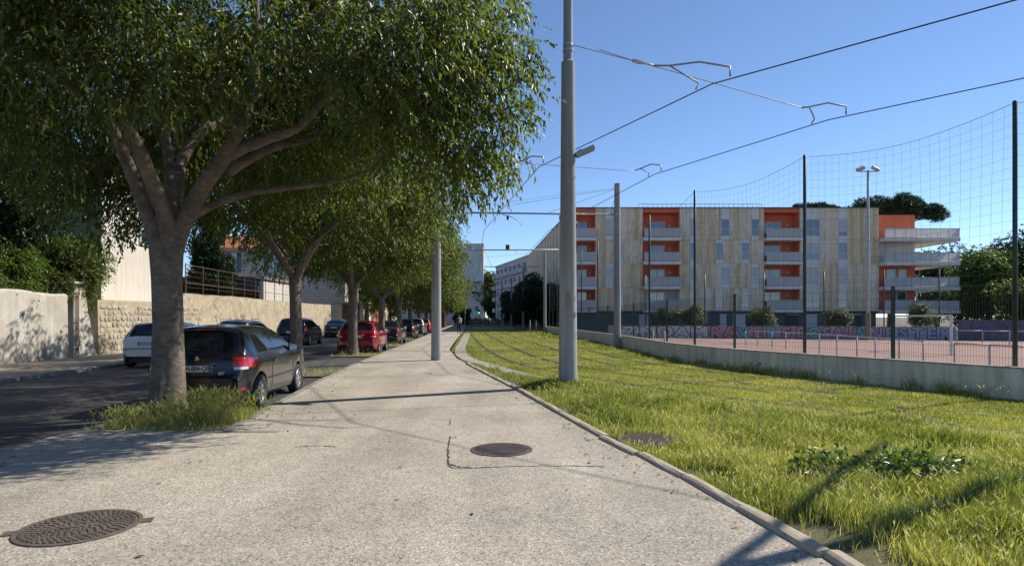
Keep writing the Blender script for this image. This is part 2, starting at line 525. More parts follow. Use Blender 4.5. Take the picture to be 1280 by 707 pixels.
# paved crossing far down the line
xing = MB(); xing.add([(-7.4,84,-.012),(5,84,-.012),(5,94,-.012),(-7.8,94,-.012)], [(0,1,2,3)])
tag(xing.build('track_crossing', CONC), kind='structure')

# cracks in the path
CRK = mat('crack_dark', (.035, .03, .026), .95)
def crack(pts, w, seed):
    r_ = random.Random(seed); P = smooth_poly([(p[0], p[1], 0) for p in pts], 10); L, Q = [], []
    for i, p in enumerate(P):
        t = (P[min(i+1, len(P)-1)] - P[max(i-1, 0)]).normalized(); n = Vector((-t.y, t.x, 0))
        p = p + n*r_.uniform(-.010, .010); ww = w*r_.choice([.45, .6, .8, 1.1]) * (.2 if i in (0, len(P)-1) else 1)
        L.append((p.x+n.x*ww, p.y+n.y*ww, .004)); Q.append((p.x-n.x*ww, p.y-n.y*ww, .004))
    mb = MB(); mb.strip(L, Q); mb.build('crack', CRK, path)
crack([(-.80,8.0),(-.76,7.3),(-.70,6.75),(-.66,6.45),(-.56,6.3),(-.2,6.36),(.35,6.42),(.95,6.4)], .011, 1)
crack([(-.93,9.3),(-.90,8.85)], .008, 2)
crack([(-.66,6.5),(-.55,6.38),(-.4,6.33)], .018, 5)
crack([(-2.6,7.35),(-2.35,7.42),(-2.1,7.36)], .010, 3)
crack([(.4,9.9),(.75,10.0),(1.0,9.95)], .006, 4)

# manhole covers
def manhole(name, loc, rad, rz, m, pattern, label, lugs=False):
    root = empty(name, loc, rz, label, 'manhole cover')
    mb = MB(); mb.lathe([(rad*1.0, -.03), (rad*1.0, .006), (rad*.93, .006), (rad*.93, -.03)], 48, cap=False)
    mb.build('frame', m, root)
    mb = MB(); mb.lathe([(rad*.915, -.03), (rad*.915, .002), (rad*.905, .004)], 48); mb.build('cover', m, root)
    mb = MB()
    if pattern == 'stud':
        for ring in range(2, 11):
            rr = rad*.085*ring; n = int(2*math.pi*rr/(rad*.115))
            for k in range(n):
                a = 2*math.pi*k/n + ring*.3
                M = Matrix.Rotation(a, 4, 'Z') @ Matrix.Translation((rr, 0, 0))
                mb.box(-rad*.028, rad*.028, -rad*.036, rad*.036, .003, .012, 0, M)
        mb.box(-rad*.3, rad*.3, -rad*.06, rad*.06, .003, .010)
    else:
        k = -rad*.84; i = 0
        while k < rad*.85:
            h = math.sqrt(max(0, (rad*.86)**2 - k*k)); x = -h + (.05 if i % 2 else 0)*rad
            while x < h - rad*.06:
                mb.box(x, x + rad*.075, k - rad*.022, k + rad*.022, .003, .010); x += rad*.11
            k += rad*.075; i += 1
    tag(mb.build('studs', m, root), kind='stuff')
    if lugs:
        for s in (-1, 1):
            mb = MB(); mb.box(s*rad*.97, s*rad*1.18, -.05, .05, -.02, .004); mb.build('lug', m, root)
    return root
manhole('manhole_cover', (-3.19, 4.55, .004), .40, .35, CAST, 'stud', 'studded rusty iron manhole cover with side lugs set in bare pavement', True)
manhole('manhole_cover', (-.12, 7.2, .004), .36, .1, CASTV, 'line', 'smooth-looking violet brown round cover beside the cracked paving patch')
manhole('manhole_cover', (1.74, 7.8, .0), .40, .2, CAST, 'line', 'round iron manhole cover lying in the grass beyond the kerb')

# ---------------------------------------------------------------- grass
def vnoise(x, y, s, seed=0):
    r_ = np.random.default_rng(seed); out = np.zeros_like(x)
    for k in range(5):
        a = r_.uniform(0, 2*np.pi); f = s*r_.uniform(.6, 1.6); p = r_.uniform(0, 6.28)
        out += np.sin((x*np.cos(a) + y*np.sin(a))*f + p + 1.5*np.sin((x*np.sin(a) - y*np.cos(a))*f*.7 + p*2))
    return out/5

def seg_dist(px, py, line, cap=9e9):
    d = np.full(px.shape, 1e9)
    for (x0, y0), (x1, y1) in zip(line, line[1:]):
        dx, dy = x1-x0, y1-y0; L = dx*dx + dy*dy
        t = np.clip(((px-x0)*dx + (py-y0)*dy)/L, 0, 1)
        d = np.minimum(d, np.hypot(px-x0-t*dx, py-y0-t*dy))
    return d

XRy, XRx = np.array([p[1] for p in XR]), np.array([p[0] for p in XR])
WPy, WPx = np.array([p[1] for p in WP]), np.array([p[0] for p in WP])
stripS = [(p.x, p.y) for p in smooth_poly([(a, b, 0) for a, b in STRIP], 4)]
T1S = [(p.x, p.y) for p in smooth_poly([(a, b, 0) for a, b in T1], 3)]
T2S = [(p.x, p.y) for p in smooth_poly([(a, b, 0) for a, b in T2], 3)]

def lawn_points(y0, y1, dens):
    xa, xb = np.interp([y0, y1], XRy, XRx).min(), max(lawn_x1(y0), lawn_x1(y1))
    n = int((xb-xa)*(y1-y0)*dens)
    x = rng.uniform(xa, xb, n); y = rng.uniform(y0, y1, n)
    hi = np.where(y < 63, np.interp(y, WPy, WPx), np.interp(y, XRy, XRx) + 12)
    ok = (x > np.interp(y, XRy, XRx) + .07 + .05*np.abs(vnoise(x, y, 5, 3))) & (x < hi - .12)
    ok &= (np.abs(x) < .86*y + .8) | ((np.abs(x) < 1.2*y + 3.5) & (rng.uniform(0, 1, n) < .4))
    ok &= np.hypot(x-1.74, y-7.8) > .42 + .05*np.sin(x*30)
    x, y = x[ok], y[ok]
    ds = seg_dist(x, y, stripS)
    keep = (ds > .25) | (rng.uniform(0, 1, len(x)) < np.where(y > 15, .04, .55))
    near_k = x - np.interp(y, XRy, XRx)
    bare = (near_k < .5) & (vnoise(x, y, 2.2, 9) > .05) & (rng.uniform(0, 1, len(x)) < .85)
    keep &= ~bare
    thin = (vnoise(x, y, 1.9, 91) + .4*vnoise(x, y, 6, 92) > .36) & (rng.uniform(0, 1, len(x)) < .75)
    keep &= ~thin
    x, y = x[keep], y[keep]
    return x, y

def blades(x, y, h, w, rnd, two=True, lean=.45, z0=-.035):
    n = len(x); a = rng.uniform(0, 2*np.pi, n); b = rng.uniform(0, 2*np.pi, n)
    sx, sy = np.cos(a)*w/2, np.sin(a)*w/2
    l = h*lean*rng.uniform(.2, 1.6, n); lx, ly = np.cos(b)*l, np.sin(b)*l
    p0 = np.stack([x-sx, y-sy, np.full(n, z0)], 1); p1 = np.stack([x+sx, y+sy, np.full(n, z0)], 1)
    tip = np.stack([x+lx, y+ly, z0 + h], 1)
    if not two:
        V = np.stack([p0, p1, tip], 1).reshape(-1, 3)
        F = np.arange(3*n).reshape(-1, 3)
        return V, F, rnd
    m = np.stack([x+lx*.32, y+ly*.32, z0 + h*.6], 1); sv = np.stack([sx, sy, np.zeros(n)], 1)*.8
    V = np.stack([p0, p1, m-sv, m+sv, tip], 1).reshape(-1, 3)
    o = (np.arange(n)*5)[:, None]
    F = np.concatenate([o + np.array([0, 1, 3]), o + np.array([0, 3, 2]), o + np.array([2, 3, 4])], 0)
    return V, F, np.concatenate([rnd, rnd, rnd])

def join(parts):
    Vs, Fs, Rs, o = [], [], [], 0
    for V, F, r in parts:
        Vs.append(V); Fs.append(F + o); Rs.append(r); o += len(V)
    return np.concatenate(Vs), np.concatenate(Fs), np.concatenate(Rs)

def lawn_height(x, y):
    dt = np.minimum(seg_dist(x, y, T1S), seg_dist(x, y, T2S))
    tall = np.clip((dt - 1.2)/.9, 0, 1)                       # cut short along the tracks, rank beside them
    side = seg_dist(x, y, stripS)
    patch = np.clip(.5 + .5*vnoise(x, y, 1.6, 4) + .35*vnoise(x, y, 4.2, 41), 0, 1.3)
    dk = np.clip((x - np.interp(y, XRy, XRx))/.7, .25, 1)
    h = .055 + .03*np.clip(vnoise(x, y, 3.1, 42), 0, 1) + tall*(.03 + .17*patch**1.5)*dk
    return h*np.where(y > 20, .75, 1.0), tall, patch

parts = []
for (y0, y1, dens, w, two) in ((3.0, 6, 6200, .0062, True), (6, 9, 4800, .007, True), (9, 13, 2800, .009, True), (13, 19, 1700, .014, False), (19, 28, 1000, .02, False), (28, 45, 420, .035, False), (45, 84, 140, .07, False)):
    for q in np.arange(y0, y1, 3.0):
        x, y = lawn_points(q, min(q+3, y1), dens)
        h, tall, patch = lawn_height(x, y)
        sh = rng.uniform(.45, 1.3, len(x))*(1 + .3*vnoise(x, y, 5.0, 13))
        dry = .5 + .5*vnoise(x, y, 2.6, 21)
        rnd = np.clip(.36 - .26*patch*tall + .15*vnoise(x, y, 1.15, 58) + .34*dry*(1-.4*tall) + .12*vnoise(x, y, .6, 55) + .16*vnoise(x, y, 4.5, 56) + rng.normal(0, .19, len(x)), 0, 1)
        rnd = np.where(rng.uniform(0, 1, len(x)) < .06 + .10*(vnoise(x, y, 2.0, 57) > .15), rng.uniform(.84, 1, len(x)), rnd)
        # rails show as dark lines: keep blades short and sparse on them
        dr = np.minimum.reduce([seg_dist(x, y, ln[::3]) for ln in track_lines])
        k = (dr > .075) | (rng.uniform(0, 1, len(x)) < .3 + .5*(vnoise(x, y, 1.5, 77) > .1))
        parts.append(blades(x[k], y[k], (h*sh)[k], w, rnd[k], two))
V, F, r_ = join(parts)
tag(link('lawn_grass', fast_mesh('lawn_grass', V, F, GRASS, r_)), 'rough green and straw coloured grass growing over the tram lawn', 'grass', kind='stuff')

# weeds: clumped taller dark blades and broad leaves
def tuft(cx, cy, rad, n, hmax, rl, rh, w=.012, z0=-.03):
    a = rng.uniform(0, 2*np.pi, n); q = rad*np.sqrt(rng.uniform(0, 1, n))
    x, y = cx + q*np.cos(a), cy + q*np.sin(a)*.8
    h = hmax*(1 - .5*(q/rad)**2)*rng.uniform(.5, 1.1, n)
    return blades(x, y, h, w, rng.uniform(rl, rh, n), True, .5, z0)
parts = [tuft(3.1,6.0,.55,900,.22,0,.3,.03), tuft(3.7,6.15,.5,700,.2,0,.3,.03), tuft(4.15,6.2,.4,400,.2,0,.35,.03), tuft(2.5,5.5,.35,500,.14,.1,.4,.02),
         tuft(1.0,13.5,.75,900,.26,0,.3,.035), tuft(.55,13.7,.5,500,.22,0,.3,.03), tuft(1.5,13.5,.5,500,.22,.1,.5,.02), tuft(2.2,10.2,.6,600,.16,0,.3,.02),
         tuft(3.9,9.2,.45,500,.25,0,.35,.02), tuft(4.3,4.9,.7,900,.3,0,.4,.012), tuft(1.9,8.9,.3,300,.14,0,.3,.012), tuft(2.9,8.2,.4,500,.22,0,.3,.012), tuft(4.6,8.3,.5,600,.24,0,.35,.012), tuft(5.6,9.0,.4,400,.2,0,.3,.012), tuft(2.3,7.0,.3,300,.14,0,.35,.01), tuft(3.3,4.35,.5,700,.22,.1,.6,.014), tuft(5.2,7.6,.6,700,.25,.05,.4,.015)]
for k in range(60):
    yy = rng.uniform(5, 20); x0 = float(np.interp(yy, WPy, WPx)) - rng.uniform(.1, .4)
    parts.append(tuft(x0, yy, .25, 60, rng.uniform(.15, .4), .2, .95, .016))
V, F, r_ = join(parts)
tag(link('lawn_weeds', fast_mesh('lawn_weeds', V, F, GRASS, r_)), 'darker leafy weed clumps standing in the tram lawn', 'weeds', kind='stuff')

# barley seed heads
def seed_heads(x, y, h, size, z0=-.03):
    n = len(x); b = rng.uniform(0, 2*np.pi, n); l = h*rng.uniform(.1, .5, n)
    dx, dy = np.cos(b)*l, np.sin(b)*l
    base = np.stack([x, y, np.full(n, z0)], 1); neck = np.stack([x+dx*.55, y+dy*.55, z0+h*.8], 1); tip = np.stack([x+dx*1.25, y+dy*1.25, z0+h*.8+size*.85], 1)
    w = np.stack([np.full(n, .0022), np.zeros(n), np.zeros(n)], 1)
    VV = [np.stack([base-w, base+w, neck], 1)]; rr = [rng.uniform(.2, .7, n)]
    ax = tip - neck
    for k in range(5):
        a = rng.uniform(0, 2*np.pi, n); o = np.stack([np.cos(a), np.sin(a), rng.uniform(-.1, .3, n)], 1)*(size*.2)[:, None]
        s0 = neck + ax*(k*.13); e = neck + ax*(.45 + k*.15) + o
        ww = np.stack([-np.sin(a), np.cos(a), np.zeros(n)], 1)*(size*.06)[:, None]
        VV.append(np.stack([s0-ww, s0+ww, e], 1)); rr.append(rng.uniform(.1, 1, n))
    V = np.concatenate([v.reshape(-1, 3) for v in VV]); F = np.arange(len(V)).reshape(-1, 3)
    return V, F, np.concatenate(rr)
parts = []
for (y0, y1, dens) in ((3, 8, 260), (8, 14, 130), (14, 22, 50)):
    x, y = lawn_points(y0, y1, dens)
    h, tall, patch = lawn_height(x, y)
    k = (tall > .3) & (rng.uniform(0, 1, len(x)) < .35 + .6*(.5+.5*vnoise(x, y, 1.1, 31)))
    x, y, h = x[k], y[k], h[k]
    parts.append(seed_heads(x, y, h*rng.uniform(.85, 1.35, len(x)) + .02, rng.uniform(.035, .07, len(x))))
for k in range(90):
    yy = rng.uniform(8, 19); x0 = float(np.interp(yy, WPy, WPx)) - rng.uniform(.1, .5); n = 5
    parts.append(seed_heads(x0 + rng.normal(0, .1, n), yy + rng.normal(0, .1, n), rng.uniform(.15, .34, n), rng.uniform(.05, .09, n)))
V, F, r_ = join(parts)
tag(link('barley_heads', fast_mesh('barley_heads', V, F, HEAD, r_)), 'pale wild barley seed heads nodding above the lawn', 'grass', kind='stuff')

# tree pits with weeds
def pit(cx, cy, hw, hl, n, h, seedn, name):
    mb = MB(); mb.add([(cx-hw, cy-hl, -.05), (cx+hw, cy-hl, -.05), (cx+hw, cy+hl, -.05), (cx-hw, cy+hl, -.05)], [(0, 1, 2, 3)])
    tag(mb.build(name, EARTH), kind='structure')
    x = rng.uniform(cx-hw, cx+hw, n); y = rng.uniform(cy-hl, cy+hl, n)
    pr = np.clip(.35 + .6*vnoise(x, y, 3, int(cy)), .05, 1); k = rng.uniform(0, 1, n) < pr
    x, y = x[k], y[k]
    hh = h*rng.uniform(.3, 1.1, len(x))*(.6 + .5*vnoise(x, y, 2.4, 5))
    ps = [blades(x, y, np.maximum(hh, .03), .011, np.clip(rng.normal(.62, .25, len(x)), 0, 1), True, .5, -.05)]
    m = seedn
    ps.append(seed_heads(rng.uniform(cx-hw, cx+hw, m), rng.uniform(cy-hl, cy+hl, m), h*rng.uniform(.7, 1.5, m), rng.uniform(.06, .11, m), -.05))
    return ps
pp = pit(-4.95, 9.45, .98, 1.05, 5200, .21, 420, 'tree_pit')
# ranker growth on the sunny side of the first trunk
for (tx, ty, n, h) in ((-4.55, 9.2, 900, .46), (-4.9, 9.0, 600, .3), (-4.25, 9.35, 350, .4), (-5.6, 8.95, 400, .22), (-5.3, 8.9, 500, .22)):
    pp.append(tuft(tx, ty, .3, int(n*.6), h, .25, 1.0, .010, -.05))
    m = int(n*.22); pp.append(seed_heads(tx + rng.normal(0, .22, m), ty + rng.normal(0, .16, m), h*rng.uniform(.8, 1.35, m), rng.uniform(.09, .14, m), -.05))
for i, Y in enumerate((17.6, 26, 34.6, 43.5, 52)):
    pp += pit(-4.75 - .07*Y, Y + .1, .85, 1.1, 1500, .22, 40, 'tree_pit')
V, F, r_ = join(pp)
tag(link('pit_weeds', fast_mesh('pit_weeds', V, F, GRASS, r_)), 'tall straw and green weeds growing in the tree pits', 'weeds', kind='stuff')

# broad-leaved weed mound in the rank grass is added with the trees (needs the leaf builder)

# fallen leaves and crumbs on the paving
n = 420
yl = rng.uniform(3.5, 22, n); side_ = rng.uniform(0, 1, n)
xl_ = np.where(side_ < .45, np.array([xl(v) for v in yl]) + .15 + np.abs(rng.normal(0, .5, n)), np.where(side_ < .8, np.array([xr(v) for v in yl]) - .1 - np.abs(rng.normal(0, .25, n)), rng.uniform(-3.5, 1.5, n)))
a = rng.uniform(0, 6.28, n); l_ = rng.uniform(.012, .038, n); w_ = l_*rng.uniform(.25, .5, n)
d = np.stack([np.cos(a), np.sin(a), np.zeros(n)], 1); e = np.stack([-np.sin(a), np.cos(a), np.zeros(n)], 1)
c = np.stack([xl_, yl, np.full(n, .006)], 1); up_ = np.array([0, 0, 1.0])*rng.uniform(.002, .012, n)[:, None]
V = np.stack([c - d*l_[:, None], c + e*w_[:, None] + up_, c + d*l_[:, None], c - e*w_[:, None] + up_], 1).reshape(-1, 3)
F = (np.arange(n)[:, None, None]*4 + np.array([[0, 1, 2], [0, 2, 3]])).reshape(-1, 3)
LITTER = leaf_mat('dry_leaf', [(0, (.07, .05, .025)), (.6, (.16, .115, .06)), (1, (.26, .22, .11))], .1, .8)
tag(link('leaf_litter', fast_mesh('leaf_litter', V, F, LITTER, np.repeat(rng.uniform(0, 1, n), 2))), 'scattered dry leaf litter lying along the path edges', 'leaf litter', kind='stuff')

# ---------------------------------------------------------------- trees
def at(px, py, Y):
    return Vector(((px - 640)/FPX*Y, Y, 1.55 + (396 - py)/FPX*Y))

def unit(a):
    return a/np.maximum(np.linalg.norm(a, axis=1), 1e-6)[:, None]

def leaf_mesh(name, lobes, n_spray, k, L, W, m, axis=(0, 0), droop=.55, seed=1, twig=.45, fill=.5, tone=(.42, .2), gap=None, round_=False):
    r_ = np.random.default_rng(seed)
    lobes = np.asarray(lobes, float)
    pr = lobes[:, 3]**2; pr /= pr.sum()
    li = r_.choice(len(lobes), n_spray, p=pr)
    d = unit(r_.normal(0, 1, (n_spray, 3)))
    q = (fill + (1-fill)*r_.uniform(0, 1, n_spray)**.6)
    c = lobes[li, :3]
    sq = np.array([1, 1, .8])
    pos = c + d*sq*(lobes[li, 3]*q)[:, None]
    out = np.stack([pos[:, 0]-axis[0], pos[:, 1]-axis[1], np.zeros(n_spray)], 1); out = unit(out)
    t = unit(d*.7 + out*.55 + np.array([0, 0, -droop*.6]) + r_.normal(0, .45, (n_spray, 3)))
    sp_tone = r_.normal(tone[0], tone[1]*1.15, n_spray) + r_.normal(0, .13, len(lobes))[li]
    Vs, rn = [], []
    side = unit(np.cross(t, np.array([0, 0, 1.0]) + r_.normal(0, .3, (n_spray, 3))))
    tl = twig*r_.uniform(.6, 1.3, n_spray)
    for i in range(k):
        u = (i + .5)/k
        p = pos + t*(tl*u)[:, None]; p[:, 2] -= droop*.22*u*u*tl/twig
        s = side*(1 if i % 2 else -1)
        ld = unit(t*.55 + s*.75*(1-u*.5) + np.array([0, 0, -droop]) + r_.normal(0, .32, (n_spray, 3)))
        wv = unit(np.cross(ld, unit(np.array([0, 0, 1.0]) + out*.35 + r_.normal(0, .5, (n_spray, 3)))))
        nn = np.cross(wv, ld)
        l = (L*r_.uniform(.5, 1.35, n_spray))[:, None]; w = (W*r_.uniform(.75, 1.2, n_spray))[:, None]
        mid = p + ld*l*.42
        V = np.stack([p, mid + wv*w*.5 + nn*w*.18, p + ld*l - nn*l*.12, mid - wv*w*.5 + nn*w*.18], 1)
        Vs.append(V.reshape(-1, 3))
        x = np.clip(sp_tone + r_.normal(0, .13, n_spray), 0, 1); rn.append(np.stack([x, x], 1).ravel())
    V = np.concatenate(Vs); n = len(V)//4
    o = (np.arange(n)*4)[:, None, None]
    F = (o + np.array([[0, 1, 2], [0, 2, 3]])).reshape(-1, 3)
    return fast_mesh(name, V, F, m, np.concatenate(rn))

def lobes_umbrella(c, Rr, n, rl, zmin, lift, seed, keep=None):
    """clump centres in the shell of an umbrella-shaped crown, hollow above the fork"""
    r_ = random.Random(seed); out = []
    while len(out) < n:
        v = Vector((r_.gauss(0, 1), r_.gauss(0, 1), r_.gauss(0, 1))).normalized()*r_.uniform(.55, .93)
        p = Vector((c[0] + v.x*Rr[0], c[1] + v.y*Rr[1], c[2] + v.z*Rr[2]))
        rho = math.hypot(v.x, v.y); r = r_.uniform(*rl)
        if p.z - r*.7 < zmin + lift*max(0, 1 - rho**1.5): continue
        if keep and not keep(p, r): continue
        if any((p - Vector(o[:3])).length < .5*(r + o[3])*.75 for o in out) and r_.random() < .8: continue
        out.append((p.x, p.y, p.z, r))
    return out

def wander(a, b, n, amp, rnd_):
    a, b = Vector(a), Vector(b); pts = []
    for i in range(n + 1):
        t = i/n; p = a.lerp(b, t)
        if 0 < i < n: p += Vector((rnd_.uniform(-1, 1), rnd_.uniform(-1, 1), rnd_.uniform(-.6, .9)))*amp*(b-a).length
        pts.append(p)
    return smooth_poly(pts, 4)

def branchlets(mb, limb_pts, limb_r, lobes, rnd_, maxd=3.2, rr=.022):
    """a thin branch from the nearest limb point into every leaf clump"""
    for l in lobes:
        c = Vector(l[:3])
        j = min(range(len(limb_pts)), key=lambda i: (limb_pts[i]-c).length + (0 if limb_pts[i].z < c.z + .5 else 1.5))
        s = limb_pts[j]
        if (s-c).length > maxd*1.6: continue
        P = wander(s, c, 3, .07, rnd_)
        r0 = min(limb_r[j]*.6, rr*1.9); n = len(P)
        mb.tube(P, [r0*(1-.75*i/(n-1)) for i in range(n)], 5)

def bole(mb, pts, radii, n=20, seed=0, flare=1.0):
    """trunk with fluted, uneven girth"""
    r_ = random.Random(seed); ph = [r_.uniform(0, 6.28) for _ in range(4)]
    vs, fs = [], []
    for i, (p, r) in enumerate(zip(pts, radii)):
        for k in range(n):
            a = 2*math.pi*k/n
            q = r*(1 + .05*math.sin(3*a+ph[0]) + .035*math.sin(5*a+ph[1]+i*.25) + .02*math.sin(9*a+ph[2]+i*.4))
            vs.append((p[0] + q*math.cos(a), p[1] + q*math.sin(a), p[2]))
    for i in range(len(pts)-1):
        for k in range(n):
            a, b = i*n+k, i*n+(k+1) % n
            fs.append((a, b, b+n, a+n))
    fs.append(tuple((len(pts)-1)*n+k for k in range(n)))
    mb.add(vs, fs)

# --- the first tree: limbs laid out one by one
BX, BY = -5.45, 9.75
t1 = empty('hackberry_tree', (BX, BY, -.06), 0, 'big forked hackberry with thick grey trunk behind the black hatchback', 'tree', 'hackberry trees along the footpath')
def loc(px, py, Y):
    return at(px, py, Y) - Vector((BX, BY, -.06))
mb = MB()
tp = [(-.02, 0, -.05), (-.02, 0, .1), (-.01, 0, .35), (0, 0, .8), (.0, 0, 1.5), (-.02, 0, 2.2), (-.03, 0, 2.75), (-.04, 0, 3.05), (-.04, 0, 3.25)]
bole(mb, tp, [.385, .33, .27, .238, .216, .215, .242, .225, .09], 28, 3)
mb.build('trunk', BARK, t1, True)
limb_defs = [
    ([loc(211,352,9.75), loc(196,300,9.75), loc(172,235,9.5), loc(152,185,9.3), loc(132,130,9.2), loc(122,60,9.4), loc(105,-40,9.8)], (.165, .06)),
    ([loc(211,352,9.75), loc(212,292,9.6), loc(186,218,9.1), loc(158,160,8.7), loc(112,122,8.4), loc(50,98,8.2), loc(-20,72,8.0), loc(-110,20,8.0)], (.17, .05)),
    ([loc(211,352,9.75), loc(214,290,9.8), loc(212,215,10.0), loc(204,150,10.2), loc(190,70,10.4), loc(180,-60,10.6)], (.14, .05)),
    ([loc(211,352,9.75), loc(220,285,10.0), loc(226,205,10.6), loc(258,160,11.1), loc(300,138,11.6), loc(345,90,12.1), loc(390,10,12.6)], (.16, .05)),
    ([loc(211,352,9.75), loc(222,292,9.7), loc(255,232,9.5), loc(290,180,9.3), loc(310,125,9.2), loc(322,60,9.1), loc(318,-10,9.0), loc(330,-110,9.0)], (.19, .06)),
    ([loc(284,195,9.4), loc(322,178,9.3), loc(372,160,9.2), loc(410,118,9.1), loc(455,60,9.0), loc(500,0,9.0)], (.10, .035)),
    ([loc(211,352,9.75), loc(232,282,9.9), loc(262,258,10.1), loc(305,243,10.3), loc(350,236,10.5), loc(410,228,10.6), loc(462,212,10.8), loc(520,170,11.0)], (.115, .03)),
    ([loc(285,215,9.6), loc(340,185,9.9), loc(392,172,10.2), loc(450,120,10.6), loc(520,70,11)], (.085, .03)),
    ([loc(112,122,8.45), loc(85,85,8.2), loc(60,30,8.0), loc(20,-60,7.8)], (.08, .03)),
    ([loc(318,80,9.1), loc(370,45,8.6), loc(430,-10,8.2)], (.07, .03)),
]
LP, LR = [], []
for P, (ra, rb) in limb_defs:
    Q = smooth_poly(P, 5); n = len(Q)
    rr = [ra*(1.12 if i < 7 else 1) + (rb-ra)*(i/(n-1))**.8 for i in range(n)]; rr = [r*(1+.05*math.sin(i*1.7)) for i, r in enumerate(rr)]
    rr = [r*.84 for r in rr]; mb = MB(); mb.tube(Q, rr, 12); mb.build('limb', BARK, t1, True)
    LP += Q; LR += rr
CC = Vector((-4.75, 9.9, 6.75)) - Vector((BX, BY, -.06))
def keep1(p, r):
    w = p + Vector((BX, BY, -.06))
    if w.x + r*.8 > .05 - .10*max(0, w.z-6) : return False
    # the open window under the crown through which limbs show
    px, py = 640 + FPX*w.x/w.y, 396 - FPX*(w.z-1.55)/w.y
    return not (-60 < px < 420 and py > 105 and w.y < 10.5)
lob = lobes_umbrella(CC, (5.7, 5.3, 3.7), 96, (.75, 1.25), 3.25, 1.0, 11, keep1)
# low boughs on the sunny side reaching over the path
for (px, py, Y, r) in ((612,60,9.3,.75),(628,110,9.6,.65),(615,160,9.8,.62),(598,195,10.2,.55),(585,215,10.6,.6),(600,120,9.0,.8),(570,160,9.3,.75),(540,215,10.4,.7),(560,60,8.4,.8),(500,40,8.0,.9),(510,110,8.6,.8),(520,170,9.2,.7),(470,130,10.6,.7),(590,20,8.9,.8),
                       (240,90,7.6,.62),(180,60,7.2,.7),(290,60,7.6,.6),(120,30,7.0,.7),(40,0,7.0,.8),(350,40,7.9,.7),(420,50,8.2,.7),(400,120,11.5,.7),(255,105,7.9,.45),(200,120,7.8,.4),(150,235,13.2,.75),(115,205,13,.8),(85,240,13.6,.8),(190,262,13.6,.6),(60,200,13,.8),(25,175,12.5,.8),(130,280,13.8,.6),(20,120,11,.8),(70,150,11.5,.8),(165,190,12.4,.6)):
    p = loc(px, py, Y); lob.append((p.x, p.y, p.z, r))
mb = MB(); branchlets(mb, LP, LR, lob, random.Random(4)); tag(mb.build('branch', BARK, t1, True), kind='stuff')
crown = link('crown', leaf_mesh('near_crown', lob, 20500, 9, .115, .046, LEAF, (0, 0), .75, 5, .42, .35), t1)

# --- the row behind it: two builds, copied along the kerb
def row_tree(seed, trunk_r, fork, Rr, cz, nl, n_spray, L, W, zmin, lift=.8):
    r_ = random.Random(seed)
    root = empty('hackberry_tree')
    mb = MB(); zs = [-.05, .12, .5, 1.2, fork*.8, fork, fork+.25]
    lean = (r_.uniform(-.1, .1), r_.uniform(-.1, .1))
    bole(mb, [(lean[0]*z/fork, lean[1]*z/fork, z) for z in zs], [trunk_r*k for k in (1.5, 1.22, 1.05, .96, .95, 1.0, .3)], 16, seed)
    mb.build('trunk', BARK, root, True)
    LP, LR = [], []; base = Vector((lean[0], lean[1], fork-.1))
    nb = r_.choice([5, 6])
    for k in range(nb):
        a = 2*math.pi*k/nb + r_.uniform(-.3, .3); o = Rr[0]*r_.uniform(.45, .75)
        e = base + Vector((math.cos(a)*o, math.sin(a)*o, r_.uniform(1.3, 3.2)))
        m1 = base.lerp(e, .45) + Vector((-math.cos(a)*.15, -math.sin(a)*.15, .25))
        Q = smooth_poly([base, base.lerp(m1, .5)+Vector((0, 0, .05)), m1, m1.lerp(e, .5)+Vector((r_.uniform(-.2,.2), r_.uniform(-.2,.2), .1)), e], 4); n = len(Q)
        rr = [trunk_r*.58*(1-.8*i/(n-1)) for i in range(n)]
        mb = MB(); mb.tube(Q, rr, 9); mb.build('limb', BARK, root, True)
        LP += Q; LR += rr
    lb = lobes_umbrella(Vector((0, 0, cz)), Rr, nl, (.75, 1.25), zmin, lift, seed+1)
    mb = MB(); branchlets(mb, LP, LR, lb, r_); tag(mb.build('branch', BARK, root, True), kind='stuff')
    link('crown', leaf_mesh('row_crown', lb, n_spray, 8, L, W, LEAF, (0, 0), .75, seed, .42, .4), root)
    return root
protoA = row_tree(21, .17, 2.75, (4.4, 4.4, 3.1), 5.9, 60, 8500, .13, .055, 2.75)
protoB = row_tree(34, .19, 2.9, (4.7, 4.5, 3.2), 5.9, 60, 7000, .15, .065, 2.6)
protoC = row_tree(55, .2, 2.7, (4.9, 4.9, 3.4), 5.7, 54, 4200, .21, .09, 2.0, .3)
ROW = [(17.6, protoA, 0.4), (26, protoB, 1.1), (34.6, protoA, 2.4), (43.5, protoB, 3.3), (52, protoC, .2), (61, protoC, 1.9), (70, protoC, 3.0), (79.5, protoC, 4.4), (89, protoC, 5.3), (99, protoC, .9), (110, protoC, 2.2), (122, protoC, 3.7)]
ROWL = ['hackberry with slim trunk standing in front of the navy estate car', 'hackberry whose trunk hides part of the red hatchback rear', 'pale-limbed hackberry between the red hatchback and dark grey saloon', 'hackberry behind the dark grey saloon', 'hackberry beside the silver grey hatchback rear', 'hackberry beside the small red car at the row end']
used = set()
for i, (Y, pr, rz) in enumerate(ROW):
    o = pr if id(pr) not in used else copy_tree(pr)
    used.add(id(pr))
    o.location = (-4.9 - .07*Y, Y, -.06); o.rotation_euler = (0, 0, rz)
    s = [1.0, 1.02, .97, 1.0, .95, 1.0, .98, 1.02, 1, .95, 1.05, 1][i]; o.scale = (s, s, s)
    tag(o, ROWL[i] if i < len(ROWL) else 'far hackberry in the leafy row beyond the red car', 'tree', 'hackberry trees along the footpath')

